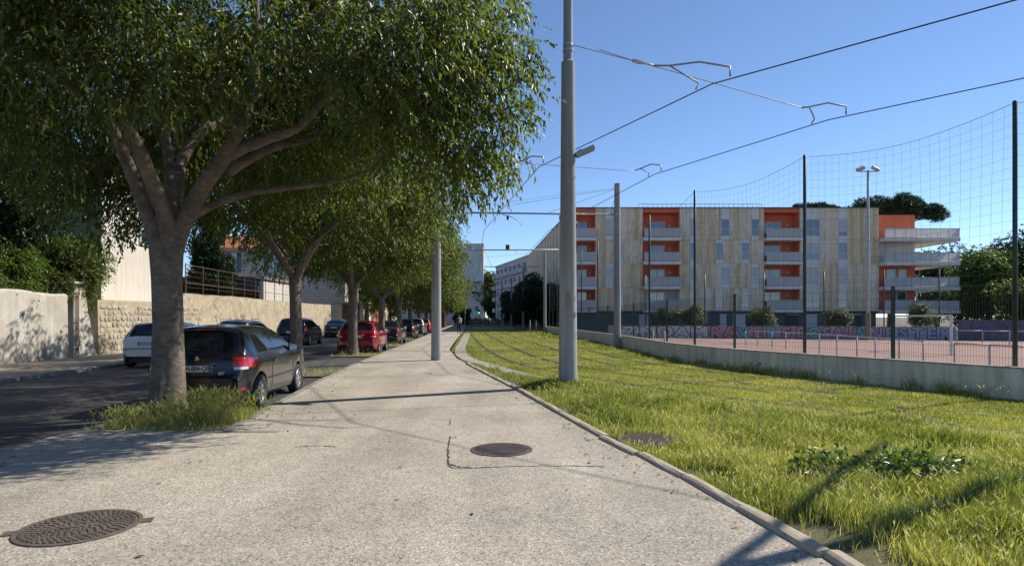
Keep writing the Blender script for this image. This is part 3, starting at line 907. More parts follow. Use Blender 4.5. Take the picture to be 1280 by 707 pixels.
# --- other vegetation
def round_tree(name, loc_, h, rad, m, bark, seed, nl, n_spray, L, W, label, base=.3, trunk=.14, group=None, kpl=6, rz=0, cat='tree'):
    r_ = random.Random(seed)
    root = empty(name, loc_, rz, label, cat, group)
    zc = h*(base + (1-base)*.5); rzv = h*(1-base)*.5
    mb = MB(); mb.tube([(0,0,-.1), (.03,0,h*base*.6), (0,.04,h*base), (.05,.05,zc), (0,0,zc+rzv*.5)], [trunk*1.2, trunk, trunk*.9, trunk*.6, trunk*.2], 10)
    lb = []
    for _ in range(nl):
        v = Vector((r_.gauss(0,1), r_.gauss(0,1), r_.gauss(0,1))).normalized()*r_.uniform(.35, .85)
        lb.append((v.x*rad, v.y*rad, zc + v.z*rzv, r_.uniform(.28, .45)*min(rad, rzv*1.2)))
    P = [Vector((0,0,h*base)), Vector((.05,.05,zc))]
    branchlets(mb, P, [trunk*.8]*2, lb, r_, 99, trunk*.22)
    mb.build('trunk', bark, root, True)
    link('crown', leaf_mesh(name+'_crown', lb, n_spray, kpl, L, W, m, (0, 0), .4, seed, .3*max(1, rad/4), .4), root)
    return root
round_tree('garden_tree', (-19.6, 21.6, 0), 11.5, 4.4, LEAFD, BARKD, 61, 44, 9500, .17, .09, 'tall dark garden tree rising behind the white rendered wall', .22, .22)
round_tree('garden_tree', (-27.5, 31.5, 0), 12.5, 5, LEAFD, BARKD, 62, 30, 4500, .18, .10, 'dark evergreen tree beside the white building behind the wall', .2, .22)
round_tree('garden_tree', (-25.5, 24, 0), 13, 5.5, LEAFD, BARKD, 63, 40, 6500, .18, .10, 'dark leafy tree deep in the garden behind the rendered wall', .15, .22)
round_tree('garden_shrub', (-18.2, 21.2, .6), 4.4, 1.9, LEAFB, BARKD, 64, 22, 4200, .10, .055, 'sunlit bushy shrub spilling over the top of the rendered wall', .2, .1, cat='shrub')
round_tree('garden_shrub', (-18.4, 17.9, .5), 4.3, 1.9, LEAFB, BARKD, 65, 22, 3600, .10, .055, 'broad light green shrub behind the rendered wall', .2, .1, cat='shrub')
round_tree('garden_shrub', (-18.3, 24.6, .5), 4.7, 1.9, LEAF, BARKD, 66, 22, 3600, .10, .055, 'green shrub hanging over the gate pillar', .2, .1, cat='shrub')
# cypress in the garden
cyp = empty('cypress_tree', (-28.0, 57.5, 0), 0, 'narrow dark cypress standing left of the red tiled roof', 'tree')
lb = [(random.uniform(-.8,.8)*(1-.5*k/22), random.uniform(-.8,.8)*(1-.5*k/22), 1.4+k*.5, 1.65*(1-.6*k/22)) for k in range(22)] + [(random.uniform(-1,1), random.uniform(-1,1), 2+random.uniform(0,5), 1.2) for k in range(8)]
mb = MB(); mb.tube([(0,0,-.1),(0,0,4),(0,0,11.8)], [.2,.12,.03], 8); mb.build('trunk', BARKD, cyp)
link('crown', leaf_mesh('cypress_crown', lb, 9500, 6, .26, .10, PINE, (0,0), -.5, 71, .3, .5), cyp)
# stone pines behind the flats
def stone_pine(loc_, h, rad, thick, label, seed):
    r_ = random.Random(seed); root = empty('stone_pine', loc_, 0, label, 'tree', 'stone pines behind the flats')
    mb = MB(); mb.tube([(0,0,-.2),(.2,0,h*.4),(0,.2,h-thick)], [.5,.4,.3], 10)
    lb = []
    for _ in range(60):
        a = r_.uniform(0, 6.28); q = rad*math.sqrt(r_.uniform(0, 1))*.92
        top = math.sqrt(max(0, 1-(q/rad)**2))
        lb.append((q*math.cos(a), q*math.sin(a), h - thick + thick*.72*top*r_.uniform(.45, 1), r_.uniform(.9, 1.5)*rad/7))
    branchlets(mb, [Vector((0,.2,h-thick))], [.3], lb, r_, 99, .07)
    mb.build('trunk', BARKD, root, True)
    link('crown', leaf_mesh('pine_crown', lb, 13000, 5, .36, .12, PINE, (0,0), -.55, seed, .35, .45), root)
stone_pine((67.5, 110, -.4), 24.6, 8.0, 6.4, 'broad umbrella pine rising above the orange roof block', 81)
stone_pine((52.5, 108, -.4), 22.0, 4.2, 3.2, 'smaller pine top just showing over the flat roof', 82)
# trees by the right-hand end of the flats
round_tree('garden_tree', (55.8, 72, -.4), 11.6, 4.2, LEAFB, BARKD, 91, 30, 4200, .26, .15, 'bright yellow green tree beside the long white balconies', .1, .2)
round_tree('garden_tree', (62.5, 75, -.4), 14, 5.6, LEAFD, BARKD, 92, 34, 5000, .3, .17, 'tall dark tree beside the bright green one', .08, .3)
round_tree('garden_tree', (60.6, 88, -.4), 13.6, 5.0, LEAFD, BARKD, 93, 30, 4200, .28, .16, 'dark tree behind the ends of the white balconies', .1, .25)
round_tree('garden_tree', (54.5, 64, -.4), 7.5, 4.2, LEAF, BARKD, 94, 26, 4200, .25, .14, 'low mid green tree behind the dark graffiti wall', .05, .2)
round_tree('garden_tree', (70, 83, -.4), 14, 6, LEAFD, BARKD, 95, 30, 3600, .32, .18, 'far dark tree at the pitch end past the tall one', .08, .3)
round_tree('garden_tree', (58.5, 80.5, -.4), 8.5, 4.2, LEAFD, BARKD, 96, 26, 3600, .24, .13, 'low dark tree under the ends of the white balconies', .05, .2)
# dark clump along the side wing, and the trees closing the street
for k, (x, y, h, rd, m, lab) in enumerate([(3.9, 80, 8.6, 3.0, LEAFD, 'dense dark tree standing against the timber clad wing'), (2.2, 92, 8.0, 3.2, LEAFD, 'dark tree beyond the tall one by the timber clad wing'), (.4, 104, 7.4, 3.0, LEAFD, 'rounded dark tree before the pale balconied flats'), (5.1, 74, 5.5, 2.2, LEAFD, 'low dark shrub tree at the corner of the flats'),
                                       (-6.8, 178, 18, 5.2, LEAF, 'tall green tree beside the white tower'), (-1.5, 186, 15, 6, LEAF, 'wide green tree at the far end of the street'), (-4.0, 168, 9, 4, LEAFD, 'dark tree in front of the far green trees'),
                                       (-9.6, 120, 4.2, 1.6, LEAFB, 'small bright green tree in front of the white tower')]):
    round_tree('street_tree', (x, y, -.4), h, rd, m, BARKD, 100+k, 26, 3000, .26 if y < 110 else .4, .15 if y < 110 else .24, lab, .1, .15)
round_tree('street_tree', (-19.6, 84, 0), 6.2, 2.6, LEAFB, BARKD, 120, 24, 2600, .2, .12, 'sunlit green tree beyond the red house front', .25, .12)
round_tree('street_tree', (-24, 118, 0), 9, 4.5, LEAF, BARKD, 121, 24, 2600, .3, .18, 'far tree between the old houses and the row', .15, .2)
# clipped shrubs in front of the flats
SHL = ['rounded shrub in front of the second balcony column door', 'rounded shrub standing below the first narrow window column', 'round shrub on stem beside the pale garage panel', 'rounded shrub just left of the floodlight mast', 'rounded shrub seen through the goal mouth']
GREYLEAF = leaf_mat('grey_leaf', [(0, (.05, .07, .035)), (.5, (.10, .12, .06)), (1, (.2, .21, .13))], .25)
for k, px in enumerate((836, 868, 957, 1047, 1150)):
    Y = 62.0 - (px-836)*.012
    round_tree('clipped_shrub', ((px-640)/FPX*Y, Y, -.42), 3.3, 1.35, GREYLEAF, BARKD, 130+k, 16, 1500, .13, .07, SHL[k], .28, .09, 'clipped shrubs in front of the flats', cat='shrub')

mw = empty('dock_weed', (3.5, 5.95, -.03), 0, 'dark glossy broad-leaved weed mound in the tall grass by the kerb', 'weed')
lb = [(random.uniform(-.55,.55), random.uniform(-.25,.25), random.uniform(.02,.14), random.uniform(.1,.2)) for _ in range(22)]
DOCK = leaf_mat('dock_leaf', [(0, (.045,.09,.025)), (1, (.11,.17,.05))], .3, .4)
link('foliage', leaf_mesh('dock_leaves', lb, 520, 4, .075, .04, DOCK, (0,0), -.1, 150, .12, .3), mw)
mb = MB()
for l in lb: mb.tube([(l[0]*.8, l[1]*.8, -.03), l[:3]], .006, 5)
tag(mb.build('stem', DOCK, mw), kind='stuff')

# ---------------------------------------------------------------- cars
GLASS = glass_mat('car_glass', (.5, .54, .54), see=.6)
TYRE = mat('tyre_rubber', (.022, .022, .023), .85, 0, .2, 10)
RIM = mat('alloy_rim', (.5, .51, .52), .35, .7, .1, 5)
TRIM = mat('black_trim', (.018, .018, .02), .55)
SEAT = mat('seat_cloth', (.03, .03, .034), .9)
REDL = mat('tail_light_red', (.38, .012, .012), .12, 0, .15, 6, coat=1.0)
CLEARL = mat('lamp_clear', (.62, .6, .58), .15, 0, .1, 6, coat=1.0)
CHROME = mat('chrome', (.7, .7, .7), .15, 1.0, .05)
PLATEM = mat('plate_white', (.62, .62, .6), .4, 0, .06)
PLATEB = mat('plate_blue', (.05, .09, .28), .4)
INK = mat('plate_ink', (.015, .015, .018), .5)

def text_mesh(name, s, size, m, extrude=.0, offset=0.0, align='CENTER'):
    cu = bpy.data.curves.new(name, 'FONT'); cu.body = s; cu.size = size; cu.align_x = align; cu.align_y = 'CENTER'
    cu.extrude = extrude; cu.offset = offset
    o = bpy.data.objects.new(name, cu); COL.objects.link(o)
    dg = bpy.context.evaluated_depsgraph_get()
    me = bpy.data.meshes.new_from_object(o.evaluated_get(dg))
    bpy.data.objects.remove(o); bpy.data.curves.remove(cu)
    me.materials.clear(); me.materials.append(m)
    return me

def make_car(label, rear, heading, paint, style='hatch', L=4.03, W=1.75, H=1.47, wb=2.54, oh=.66, belt=.93, plate='', rim=RIM, lvl=2, rail=False, lamp='wrap', plate_text_only=None, emblem=False, model=None):
    ang = math.atan2(heading[1], heading[0])
    root = empty('parked_car', (rear[0], rear[1], -.09), ang, label, 'car', 'cars parked along the street')
    hw = W/2; wr = .31; ar = wr + .055
    ax = (oh, oh + wb)
    # ----- top line (x from tail to nose, height)
    if style == 'hatch':
        top = [(0,.64),(.05,.72),(.075,.90),(.12,belt+.02),(.19,belt+.10),(.36,belt+.30),(.50,H-.075),(.60,H-.035),(.95,H-.005),(1.5,H),(2.0,H-.03),(2.35,H-.10),(2.7,H-.27),(3.02,1.02),(3.12,.985),(3.45,.90),(3.75,.80),(3.92,.69),(4.03,.56)]
        gl_r, gl_w, side = (.19, .50), (2.35, 3.02), [(.66,1.28),(1.36,2.60)]
    elif style == 'sedan':
        top = [(0,.62),(.05,.74),(.09,.95),(.16,1.0),(.45,1.02),(.62,1.05),(.9,1.22),(1.22,H-.07),(1.4,H-.03),(1.75,H),(2.2,H-.03),(2.5,H-.09),(2.85,H-.25),(3.2,1.02),(3.3,.98),(3.7,.90),(4.05,.79),(4.25,.68),(4.38,.55)]
        gl_r, gl_w, side = (.62, 1.22), (2.5, 3.2), [(1.15,1.75),(1.83,2.85)]
    else:   # tall estate / suv
        top = [(0,.70),(.05,.80),(.08,1.0),(.11,belt+.02),(.15,belt+.10),(.25,H-.25),(.34,H-.08),(.45,H-.03),(.95,H),(1.6,H),(2.2,H-.03),(2.5,H-.09),(2.85,H-.28),(3.2,1.1),(3.3,1.06),(3.7,.98),(4.1,.88),(4.3,.75),(4.42,.58)]
        gl_r, gl_w, side = (.15, .34), (2.5, 3.2), [(.5,1.25),(1.33,2.75)]
    k = L/top[-1][0]
    top = [(x*k, z) for x, z in top]; gl_r = tuple(v*k for v in gl_r); gl_w = tuple(v*k for v in gl_w); side = [(a*k, b*k) for a, b in side]
    tx, tz = [p[0] for p in top], [p[1] for p in top]
    xs = set(tx) | set(gl_r) | set(gl_w)
    for a, b in side: xs |= {a, b}
    for c in ax:
        xs |= {c + ar*math.cos(math.pi*j/8) for j in range(9)} | {c - ar - .04, c + ar + .04}
    xs |= {.22*k, oh+wb*.5}
    xs = sorted(x for x in xs if 0 <= x <= L)
    X = [xs[0]]
    for x in xs[1:]:
        if x - X[-1] > .012: X.append(x)
    def plan(x):
        t = min(x/.55, 1.0); u = min((L-x)/.75, 1.0)
        return hw*min(.80 + .20*math.sin(t*math.pi/2), .70 + .30*math.sin(u*math.pi/2))
    secs = []
    for x in X:
        w = plan(x); zt = float(np.interp(x, tx, tz))
        zb = .22 + .16*max(0, 1 - x/.25)**2 + .1*max(0, 1-(L-x)/.3)**2
        arch = False
        for c in ax:
            d = abs(x-c)
            if d <= ar + .001: zb = max(zb, wr + math.sqrt(max(0, ar*ar - d*d)) - .0); arch = True
        bl = min(belt, zt - .03)
        zl = max(zb + .015, .36); zm = max(zl + .02, .58)
        lip = 1.012 if arch else 1.0
        if zt > belt + .05:
            f = min(1, (zt - belt)/(H - belt)); wr_ = w*(.955 - (.245 + .05*max(0, 1-x/1.2))*f)
            pts = [(w*.95*lip, zb), (w*.985*lip, zl), (w, zm), (w*.992, bl-.07), (w*.952, bl), (wr_+.02, zt-.09*f-.015), (wr_-.075, zt-.022*f-.004), (wr_*.5, zt), (0, zt+.006)]
        else:
            pts = [(w*.95*lip, zb), (w*.985*lip, min(zl, zt-.06)), (w, min(zm, zt-.05)), (w*.985, zt-.05), (w*.93, zt-.016), (w*.82, zt-.006), (w*.62, zt), (w*.3, zt+.004), (0, zt+.006)]
        secs.append(pts)
    n = 9
    vs = []
    for x, pts in zip(X, secs):
        for (y, z) in pts: vs.append((x, y, z))
        for (y, z) in reversed(pts[:-1]): vs.append((x, -y, z))
    m = 2*n - 1
    fs, mi = [], []
    def inr(a, b, r): return a >= r[0]-.013 and b <= r[1]+.013
    for i in range(len(X)-1):
        a, b = X[i], X[i+1]
        for j in range(m-1):
            fs.append((i*m+j, i*m+j+1, (i+1)*m+j+1, (i+1)*m+j))
            jj = j if j < n-1 else m-2-j
            q = 0
            if jj >= 6 and inr(a, b, gl_r): q = 1
            elif jj == 5 and inr(a, b, gl_r): q = 0
            elif jj >= 5 and inr(a, b, gl_w): q = 2
            elif jj == 4:
                for si, sd in enumerate(side):
                    if inr(a, b, sd): q = 3 + si*2 + (1 if j >= n-1 else 0)
            mi.append(q)
    fs.append(tuple(range(m))); mi.append(0)
    fs.append(tuple((len(X)-1)*m + j for j in range(m-1, -1, -1))); mi.append(0)
    me = bpy.data.meshes.new('car_cage'); me.from_pydata(vs, [], fs)
    for _ in range(7): me.materials.append(paint)
    me.polygons.foreach_set('material_index', mi); me.polygons.foreach_set('use_smooth', [True]*len(fs))
    tmp = bpy.data.objects.new('car_cage', me); COL.objects.link(tmp)
    sd = tmp.modifiers.new('s', 'SUBSURF'); sd.levels = lvl; sd.render_levels = lvl
    ev = tmp.evaluated_get(bpy.context.evaluated_depsgraph_get()); em = bpy.data.meshes.new_from_object(ev)
    bpy.data.objects.remove(tmp)
    co = np.empty(len(em.vertices)*3); em.vertices.foreach_get('co', co); co = co.reshape(-1, 3)
    polys = [tuple(p.vertices) for p in em.polygons]; pm = [p.material_index for p in em.polygons]
    bvh = BVHTree.FromPolygons([tuple(c) for c in co], polys)
    def subset(q):
        sel = [p for p, w_ in zip(polys, pm) if w_ == q]; ids = sorted({i for p in sel for i in p}); mp = {i: s for s, i in enumerate(ids)}
        b = MB(); b.add([co[i] for i in ids], [tuple(mp[i] for i in p) for p in sel]); return b
    subset(0).build('body', paint, root, True)
    for q, nm in ((1, 'rear_window'), (2, 'windscreen'), (3, 'side_window'), (4, 'side_window'), (5, 'side_window'), (6, 'side_window')):
        b = subset(q)
        if b.f: b.build(nm, GLASS, root, True)
    bpy.data.meshes.remove(em)
    def hit(o, d):
        h = bvh.ray_cast(Vector(o), Vector(d).normalized())
        return (h[0], h[1]) if h[0] is not None else (None, None)
    # underbody, seats
    b = MB(); b.box(.28, L-.35, -hw+.22, hw-.22, .17, .55); b.build('underbody', TRIM, root)
    b = MB()
    for (x0, yy) in ((.34*L, -.36), (.34*L, .36), (.52*L, -.37), (.52*L, .37)):
        M = Matrix.Translation((x0, yy, .62)) @ Matrix.Rotation(R(-14), 4, 'Y')
        b.box(-.07, .07, -.24, .24, 0, .44, 0, M); b.box(-.045, .045, -.13, .13, .47, .66, 0, M)
        b.box(x0+.05, x0+.5, yy-.24, yy+.24, .45, .62)
    b.build('seat', SEAT, root, bevel=.04)
    b = MB(); b.box(gl_r[0]+.1, .3*L, -hw+.2, hw-.2, belt-.1, belt-.05); b.build('parcel_shelf', SEAT, root)
    # wheels
    proto = None
    for c in ax:
        for s in (-1, 1):
            w = empty('wheel', (c, s*(hw-.085), wr), 0 if s > 0 else math.pi); w.parent = root
            if proto is None:
                b = MB(); b.lathe([(wr*.66,-.085),(wr*.9,-.1),(wr*.985,-.075),(wr,-.03),(wr,.03),(wr*.985,.075),(wr*.9,.1),(wr*.66,.085)], 32, cap=False)
                bt = b.mesh('tyre', TYRE, True)
                b = MB(); b.lathe([(wr*.68,-.08),(wr*.68,.075),(wr*.63,.088),(wr*.6,.06),(wr*.58,.02)], 32, cap=False)
                for q in range(8):
                    a = 2*math.pi*q/8
                    b.add([(math.cos(a-.16)*wr*.16, math.sin(a-.16)*wr*.16, .075), (math.cos(a+.16)*wr*.16, math.sin(a+.16)*wr*.16, .075),
                           (math.cos(a+.15)*wr*.64, math.sin(a+.15)*wr*.64, .072), (math.cos(a-.15)*wr*.64, math.sin(a-.15)*wr*.64, .072),
                           (math.cos(a-.16)*wr*.16, math.sin(a-.16)*wr*.16, .04), (math.cos(a+.16)*wr*.16, math.sin(a+.16)*wr*.16, .04),
                           (math.cos(a+.15)*wr*.64, math.sin(a+.15)*wr*.64, .03), (math.cos(a-.15)*wr*.64, math.sin(a-.15)*wr*.64, .03)],
                          [(0,1,2,3),(0,4,5,1),(1,5,6,2),(2,6,7,3),(3,7,4,0)])
                b.lathe([(wr*.22,.0),(wr*.22,.078),(wr*.12,.086)], 16)
                br = b.mesh('rim', rim)
                b = MB(); b.lathe([(wr*.66,-.02),(wr*.66,.0)], 24); bd = b.mesh('brake_disc', TRIM)
                proto = (bt, br, bd)
            for nm, mm in zip(('tyre', 'rim', 'brake_disc'), proto):
                link(nm, mm, w, rot=(R(-90), 0, 0))
    # corner patches that follow the skin
    def patch(name, s, a0, a1, z0, z1, m_, off=.008, shape=None, nu=10, nv=6, cx=.75, cy=.3, parent=None):
        b = MB(); P = []
        for v in range(nv+1):
            for u in range(nu+1):
                uu, vv = u/nu, v/nv
                if shape: uu, vv = shape(uu, vv)
                a = a0 + (a1-a0)*uu; z = z0 + (z1-z0)*vv
                d = Vector((-math.cos(a), s*math.sin(a), 0)); o = Vector((cx, s*cy, z)) + d*3
                h, nr = hit(o, -d)
                if h is None: return None
                P.append(h + d*off)
        for v in range(nv):
            for u in range(nu):
                i = v*(nu+1)+u; b.add([], [])
        fs_ = [(v*(nu+1)+u, v*(nu+1)+u+1, (v+1)*(nu+1)+u+1, (v+1)*(nu+1)+u) for v in range(nv) for u in range(nu)]
        b.add(P, fs_)
        return b.build(name, m_, parent or root, True)
    for s in (-1, 1):
        if lamp == 'wrap':
            l_ = patch('tail_light', s, .40, 1.25, .75, .96, REDL, .012, lambda u, v: (u, (v*(1-.25*u)+.25*u*.6+.12*(1-u)*(1-v))))
            patch('reverse_lamp', s, .42, .74, .755, .80, CLEARL, .016, lambda u, v: (u, v+.35*u*0), parent=l_)
        elif lamp == 'tall':
            patch('tail_light', s, .62, 1.0, .78, 1.15, REDL, .012)
        else:
            patch('tail_light', s, .45, 1.2, .72, .88, REDL, .012)
        patch('reflector', s, .35, .66, .40, .445, REDL, .008)
        # door seams, sill strip, handles, mirrors
        def on_side(x, z, off=.003):
            h, nr = hit((x, s*3, z), (0, -s, 0))
            return (h + Vector((0, s*off, 0))) if h is not None else None
        for ln in ([(side[1][0]-.04*k, .34), (side[1][0]-.04*k, .6), (side[1][0]-.02*k, belt-.03)], [(side[1][1]+.12*k, .34), (side[1][1]+.16*k, .6), (side[1][1]+.1*k, belt-.04)], [(side[0][0]+.02*k, belt-.03), (side[0][0]+.14*k, .75), (side[0][0]+.32*k, .62), (side[0][0]+.36*k, .36)] if style != 'hatch' else [(ax[0]+ar+.05, .33), (ax[1]-ar-.05, .33)]):
            P = []
            for (a, b_) in zip(ln, ln[1:]):
                for q in range(6):
                    h = on_side(a[0]+(b_[0]-a[0])*q/6, a[1]+(b_[1]-a[1])*q/6, .001)
                    if h is not None: P.append(h)
            if len(P) > 2:
                b = MB(); b.tube(P, .005, 4); b.build('door_seam', TRIM, root)
        h = on_side(side[1][0]+.14*k, belt-.12, .016)
        if h is not None:
            b = MB(); b.box(h.x-.085, h.x+.085, h.y-.014, h.y+.014, h.z-.017, h.z+.017); b.build('door_handle', paint, root, bevel=.01)
        mx = gl_w[1] - .42*k
        h = on_side(mx, belt+.03, 0)
        if h is not None:
            b = MB(); b.box(mx-.06, mx+.07, min(h.y, h.y+s*.03)-.02, max(h.y, h.y+s*.2)+.0, belt+.0, belt+.15)
            o = b.build('wing_mirror', paint, root, True, bevel=.045, seg=4)
            b = MB(); b.box(mx-.066, mx-.058, h.y+s*.11-.07, h.y+s*.11+.07, belt+.025, belt+.125); b.build('mirror_glass', CHROME, o)
        # side rub strip
        P = [on_side(x, .52, .008) for x in np.linspace(ax[0]+ar+.08, ax[1]-ar-.08, 12)]
        if all(p is not None for p in P) and style != 'sedan':
            b = MB(); b.tube(P, .013, 6); b.build('rub_strip', TRIM if style == 'suv' else paint, root, True)
    # front lamps
    for s in (-1, 1):
        b = MB(); P = []
        for v in range(4):
            for u in range(7):
                a = .25 + .75*u/6; d = Vector((math.cos(a), s*math.sin(a), 0)); z = .62 + .1*v/3
                h, _ = hit(Vector((L-.8, s*.3, z)) + d*3, -d)
                P.append((h if h is not None else Vector((L-.1, s*.6, z))) + d*.008)
        b.add(P, [(v*7+u, v*7+u+1, (v+1)*7+u+1, (v+1)*7+u) for v in range(3) for u in range(6)]); b.build('headlight', CLEARL, root, True)
    # bumper dark band, plate recess, plate
    def rear_x(z, y=0.0):
        h, _ = hit((-2, y, z), (1, 0, 0)); return h.x if h is not None else 0.0
    if style != 'sedan':
        P = [Vector((rear_x(.36, y)-.004, y, .36)) for y in np.linspace(-hw*.72, hw*.72, 15)]
        b = MB(); b.tube(P, [.045]*len(P), 8); b.build('bumper_trim', TRIM, root, True)
        P = [Vector((rear_x(.615, y)-.004, y, .615)) for y in np.linspace(-hw*.78, hw*.78, 15)]
        b = MB(); b.tube(P, .006, 5); b.build('bumper_seam', TRIM, root)
    pz = .775 if style != 'sedan' else .80
    x0 = min(rear_x(pz, -.25), rear_x(pz, 0)) - .012
    pl = MB(); pl.box(x0-.008, x0, -.26, .26, pz-.055, pz+.055); po = pl.build('number_plate', PLATEM, root, bevel=.004)
    for y in (.235, -.235):
        b = MB(); b.box(x0-.0105, x0-.0085, y-.022, y+.022, pz-.052, pz+.052); b.build('plate_band', PLATEB, po)
    if plate:
        me_t = text_mesh('plate_text', plate, .115, INK, .0005, .0015)
        o = link('plate_text', me_t, po, (x0-.012, 0, pz-.002), (R(90), 0, R(-90))); o.scale = (.78, 1, 1)
    b = MB(); b.tube([(x0-.004, -.3, pz+.075), (x0-.012, 0, pz+.078), (x0-.004, .3, pz+.075)], .014, 6); b.build('handle_strip', CHROME if style == 'suv' else paint, root, True)
    if emblem:
        ez = pz + .155; xe = rear_x(ez) - .006
        pts = [(-.03,-.05),(-.01,-.05),(-.012,-.02),(.008,-.012),(.012,-.05),(.032,-.05),(.026,-.004),(.046,.004),(.03,.016),(.038,.036),(.012,.03),(.008,.056),(-.016,.048),(-.03,.02),(-.022,0),(-.036,-.02)]
        b = MB(); b.add([(xe-.004, -p[0], ez+p[1]) for p in pts], [tuple(range(len(pts)))]); b.build('emblem', CHROME, root)
    if model:
        yy = -.42; me_t = text_mesh('model_number', model, .07, CHROME, .001, .002)
        link('model_number', me_t, root, (rear_x(.695, yy)-.012, yy, .695), (R(90), 0, R(-90)))
    # wiper, aerial, brake light, exhaust
    zr = belt + .12; b = MB(); b.bar((rear_x(zr, 0)-.012, 0, zr), (rear_x(zr+.04, .3)-.012, .34, zr+.05), .014, .014)
    if style != 'sedan': b.build('rear_wiper', TRIM, root)
    else: b.v.clear()
    hx = gl_r[1]; b = MB(); b.box(hx-.02, hx+.02, -.16, .16, H-.085, H-.06)
    if style == 'hatch':
        P = [Vector((hx-.035, y, H-.078-.05*(abs(y)/.55)**2)) for y in np.linspace(-.55, .55, 13)]
        b = MB(); b.tube(P, .022, 6); sp = b.build('spoiler', paint, root, True)
        b = MB(); b.box(hx-.062, hx-.05, -.16, .16, H-.092, H-.072); b.build('brake_light', REDL, sp)
        b = MB(); b.tube([(1.0*k, 0, H-.01), (.86*k, 0, H+.16)], .005, 5); b.build('aerial', TRIM, root)
    if rail:
        for s in (-1, 1):
            b = MB(); b.tube([(.6*k, s*(hw*.7), H-.05), (.75*k, s*(hw*.7), H+.03), (1.9*k, s*(hw*.7), H+.03), (2.05*k, s*(hw*.7), H-.05)], .016, 6); b.build('roof_rail', RIM, root, True)
    b = MB(); b.tube([(.25, -.5, .23), (.0, -.5, .22)], .025, 8); b.build('exhaust', DKMET, root, True)
    return root

BLK = paint_mat('paint_black', (.006, .008, .013), .16)
WHT = paint_mat('paint_white', (.62, .62, .60), .3)
NAV = paint_mat('paint_navy', (.008, .012, .024), .2)
RED = paint_mat('paint_red', (.30, .006, .018), .2, .15)
DGR = paint_mat('paint_dark_grey', (.035, .038, .042), .25, .3)
SIL = paint_mat('paint_silver', (.22, .25, .26), .28, .5)
SRD = paint_mat('paint_bright_red', (.42, .02, .012), .25)
SD = (-.085, 1)
make_car('black three-door hatchback parked behind the big forked trunk', (-5.28, 10.25), SD, BLK, H=1.5, belt=.95, plate='AH-884-QR', emblem=True, model='207')
make_car('white hatchback parked by the rough stone wall', (-11.72, 19.7), SD, WHT, 'hatch', 4.0, 1.75, 1.5, 2.5, .7, plate='DN-215-HX', lamp='tall', rim=DKMET)
make_car('grey car across the road with only its roof showing behind the black hatchback', (-12.35, 27.0), SD, SIL, 'suv', 4.2, 1.78, 1.52, 2.6, .75, lvl=1, rail=True)
make_car('navy estate car parked across the road beside the stone wall', (-12.45, 34.6), SD, NAV, 'suv', 4.4, 1.82, 1.6, 2.65, .8, 1.0, lvl=1, lamp='tall')
make_car('dark saloon parked before the small porch across the road', (-14.35, 49.6), SD, DGR, 'sedan', 4.4, 1.78, 1.45, 2.65, .85, lvl=1, lamp='low')
make_car('glossy dark red hatchback parked past the second tree', (-6.82, 27.0), SD, RED, 'hatch', 4.25, 1.82, 1.48, 2.6, .75, .95, lvl=2, lamp='wrap', plate='')
make_car('dark grey saloon with red tail lights parked ahead of the red hatchback', (-7.35, 35.6), SD, DGR, 'sedan', 4.4, 1.78, 1.44, 2.65, .85, lvl=1, lamp='low')
make_car('small black hatchback between the dark grey saloon and the silver hatchback', (-7.95, 44.9), SD, BLK, 'hatch', 4.0, 1.74, 1.5, 2.5, .7, lvl=1)
make_car('silver grey hatchback parked near the end of the row', (-8.42, 53.2), SD, SIL, 'hatch', 4.2, 1.78, 1.55, 2.6, .7, lvl=1, lamp='wrap')
make_car('small bright red car parked at the end of the row', (-9.0, 62.0), SD, SRD, 'hatch', 3.9, 1.7, 1.5, 2.45, .65, lvl=1)

# ---------------------------------------------------------------- poles and overhead line
def pole(name, loc_, prof, label, group='overhead line poles', m=POLEP, bands=(), n=24, cat='pole'):
    root = empty(name, loc_, 0, label, cat, group)
    mb = MB(); mb.lathe(prof, n); mb.build('shaft', m, root, True).modifiers.new('e', 'EDGE_SPLIT').split_angle = R(40)
    for (r, z, h) in bands:
        b = MB(); b.lathe([(r, z), (r, z+h)], n); b.build('clamp', GALV, root)
    return root
P1 = (1.25, 13.75, -.04)
p1 = pole('overhead_line_pole', P1, [(.215,0),(.205,.5),(.165,5.0),(.148,7.15),(.15,7.2),(.15,7.26),(.105,7.3),(.10,10.5),(.02,10.53)], 'tall grey stepped pole standing in the lawn beside the kerb', bands=((.168,3.9,.012),(.115,7.62,.06),(.118,7.5,.05)))
b = MB(); b.bar((.14,-.02,5.2), (.30,-.06,5.30), .05, .05); b.build('lamp_bracket', DKMET, p1)
b = MB(); M_ = Matrix.Translation((.18,-.06,5.13)) @ Matrix.Rotation(R(-24), 4, 'Y'); b.box(0,.46,-.09,.09,0,.10,0,M_); lh = b.build('lamp_head', GALV, p1, bevel=.02)
b = MB(); b.box(.02,.44,-.08,.08,-.012,-.002,0,M_); b.build('lamp_lens', CLEARL, lh)
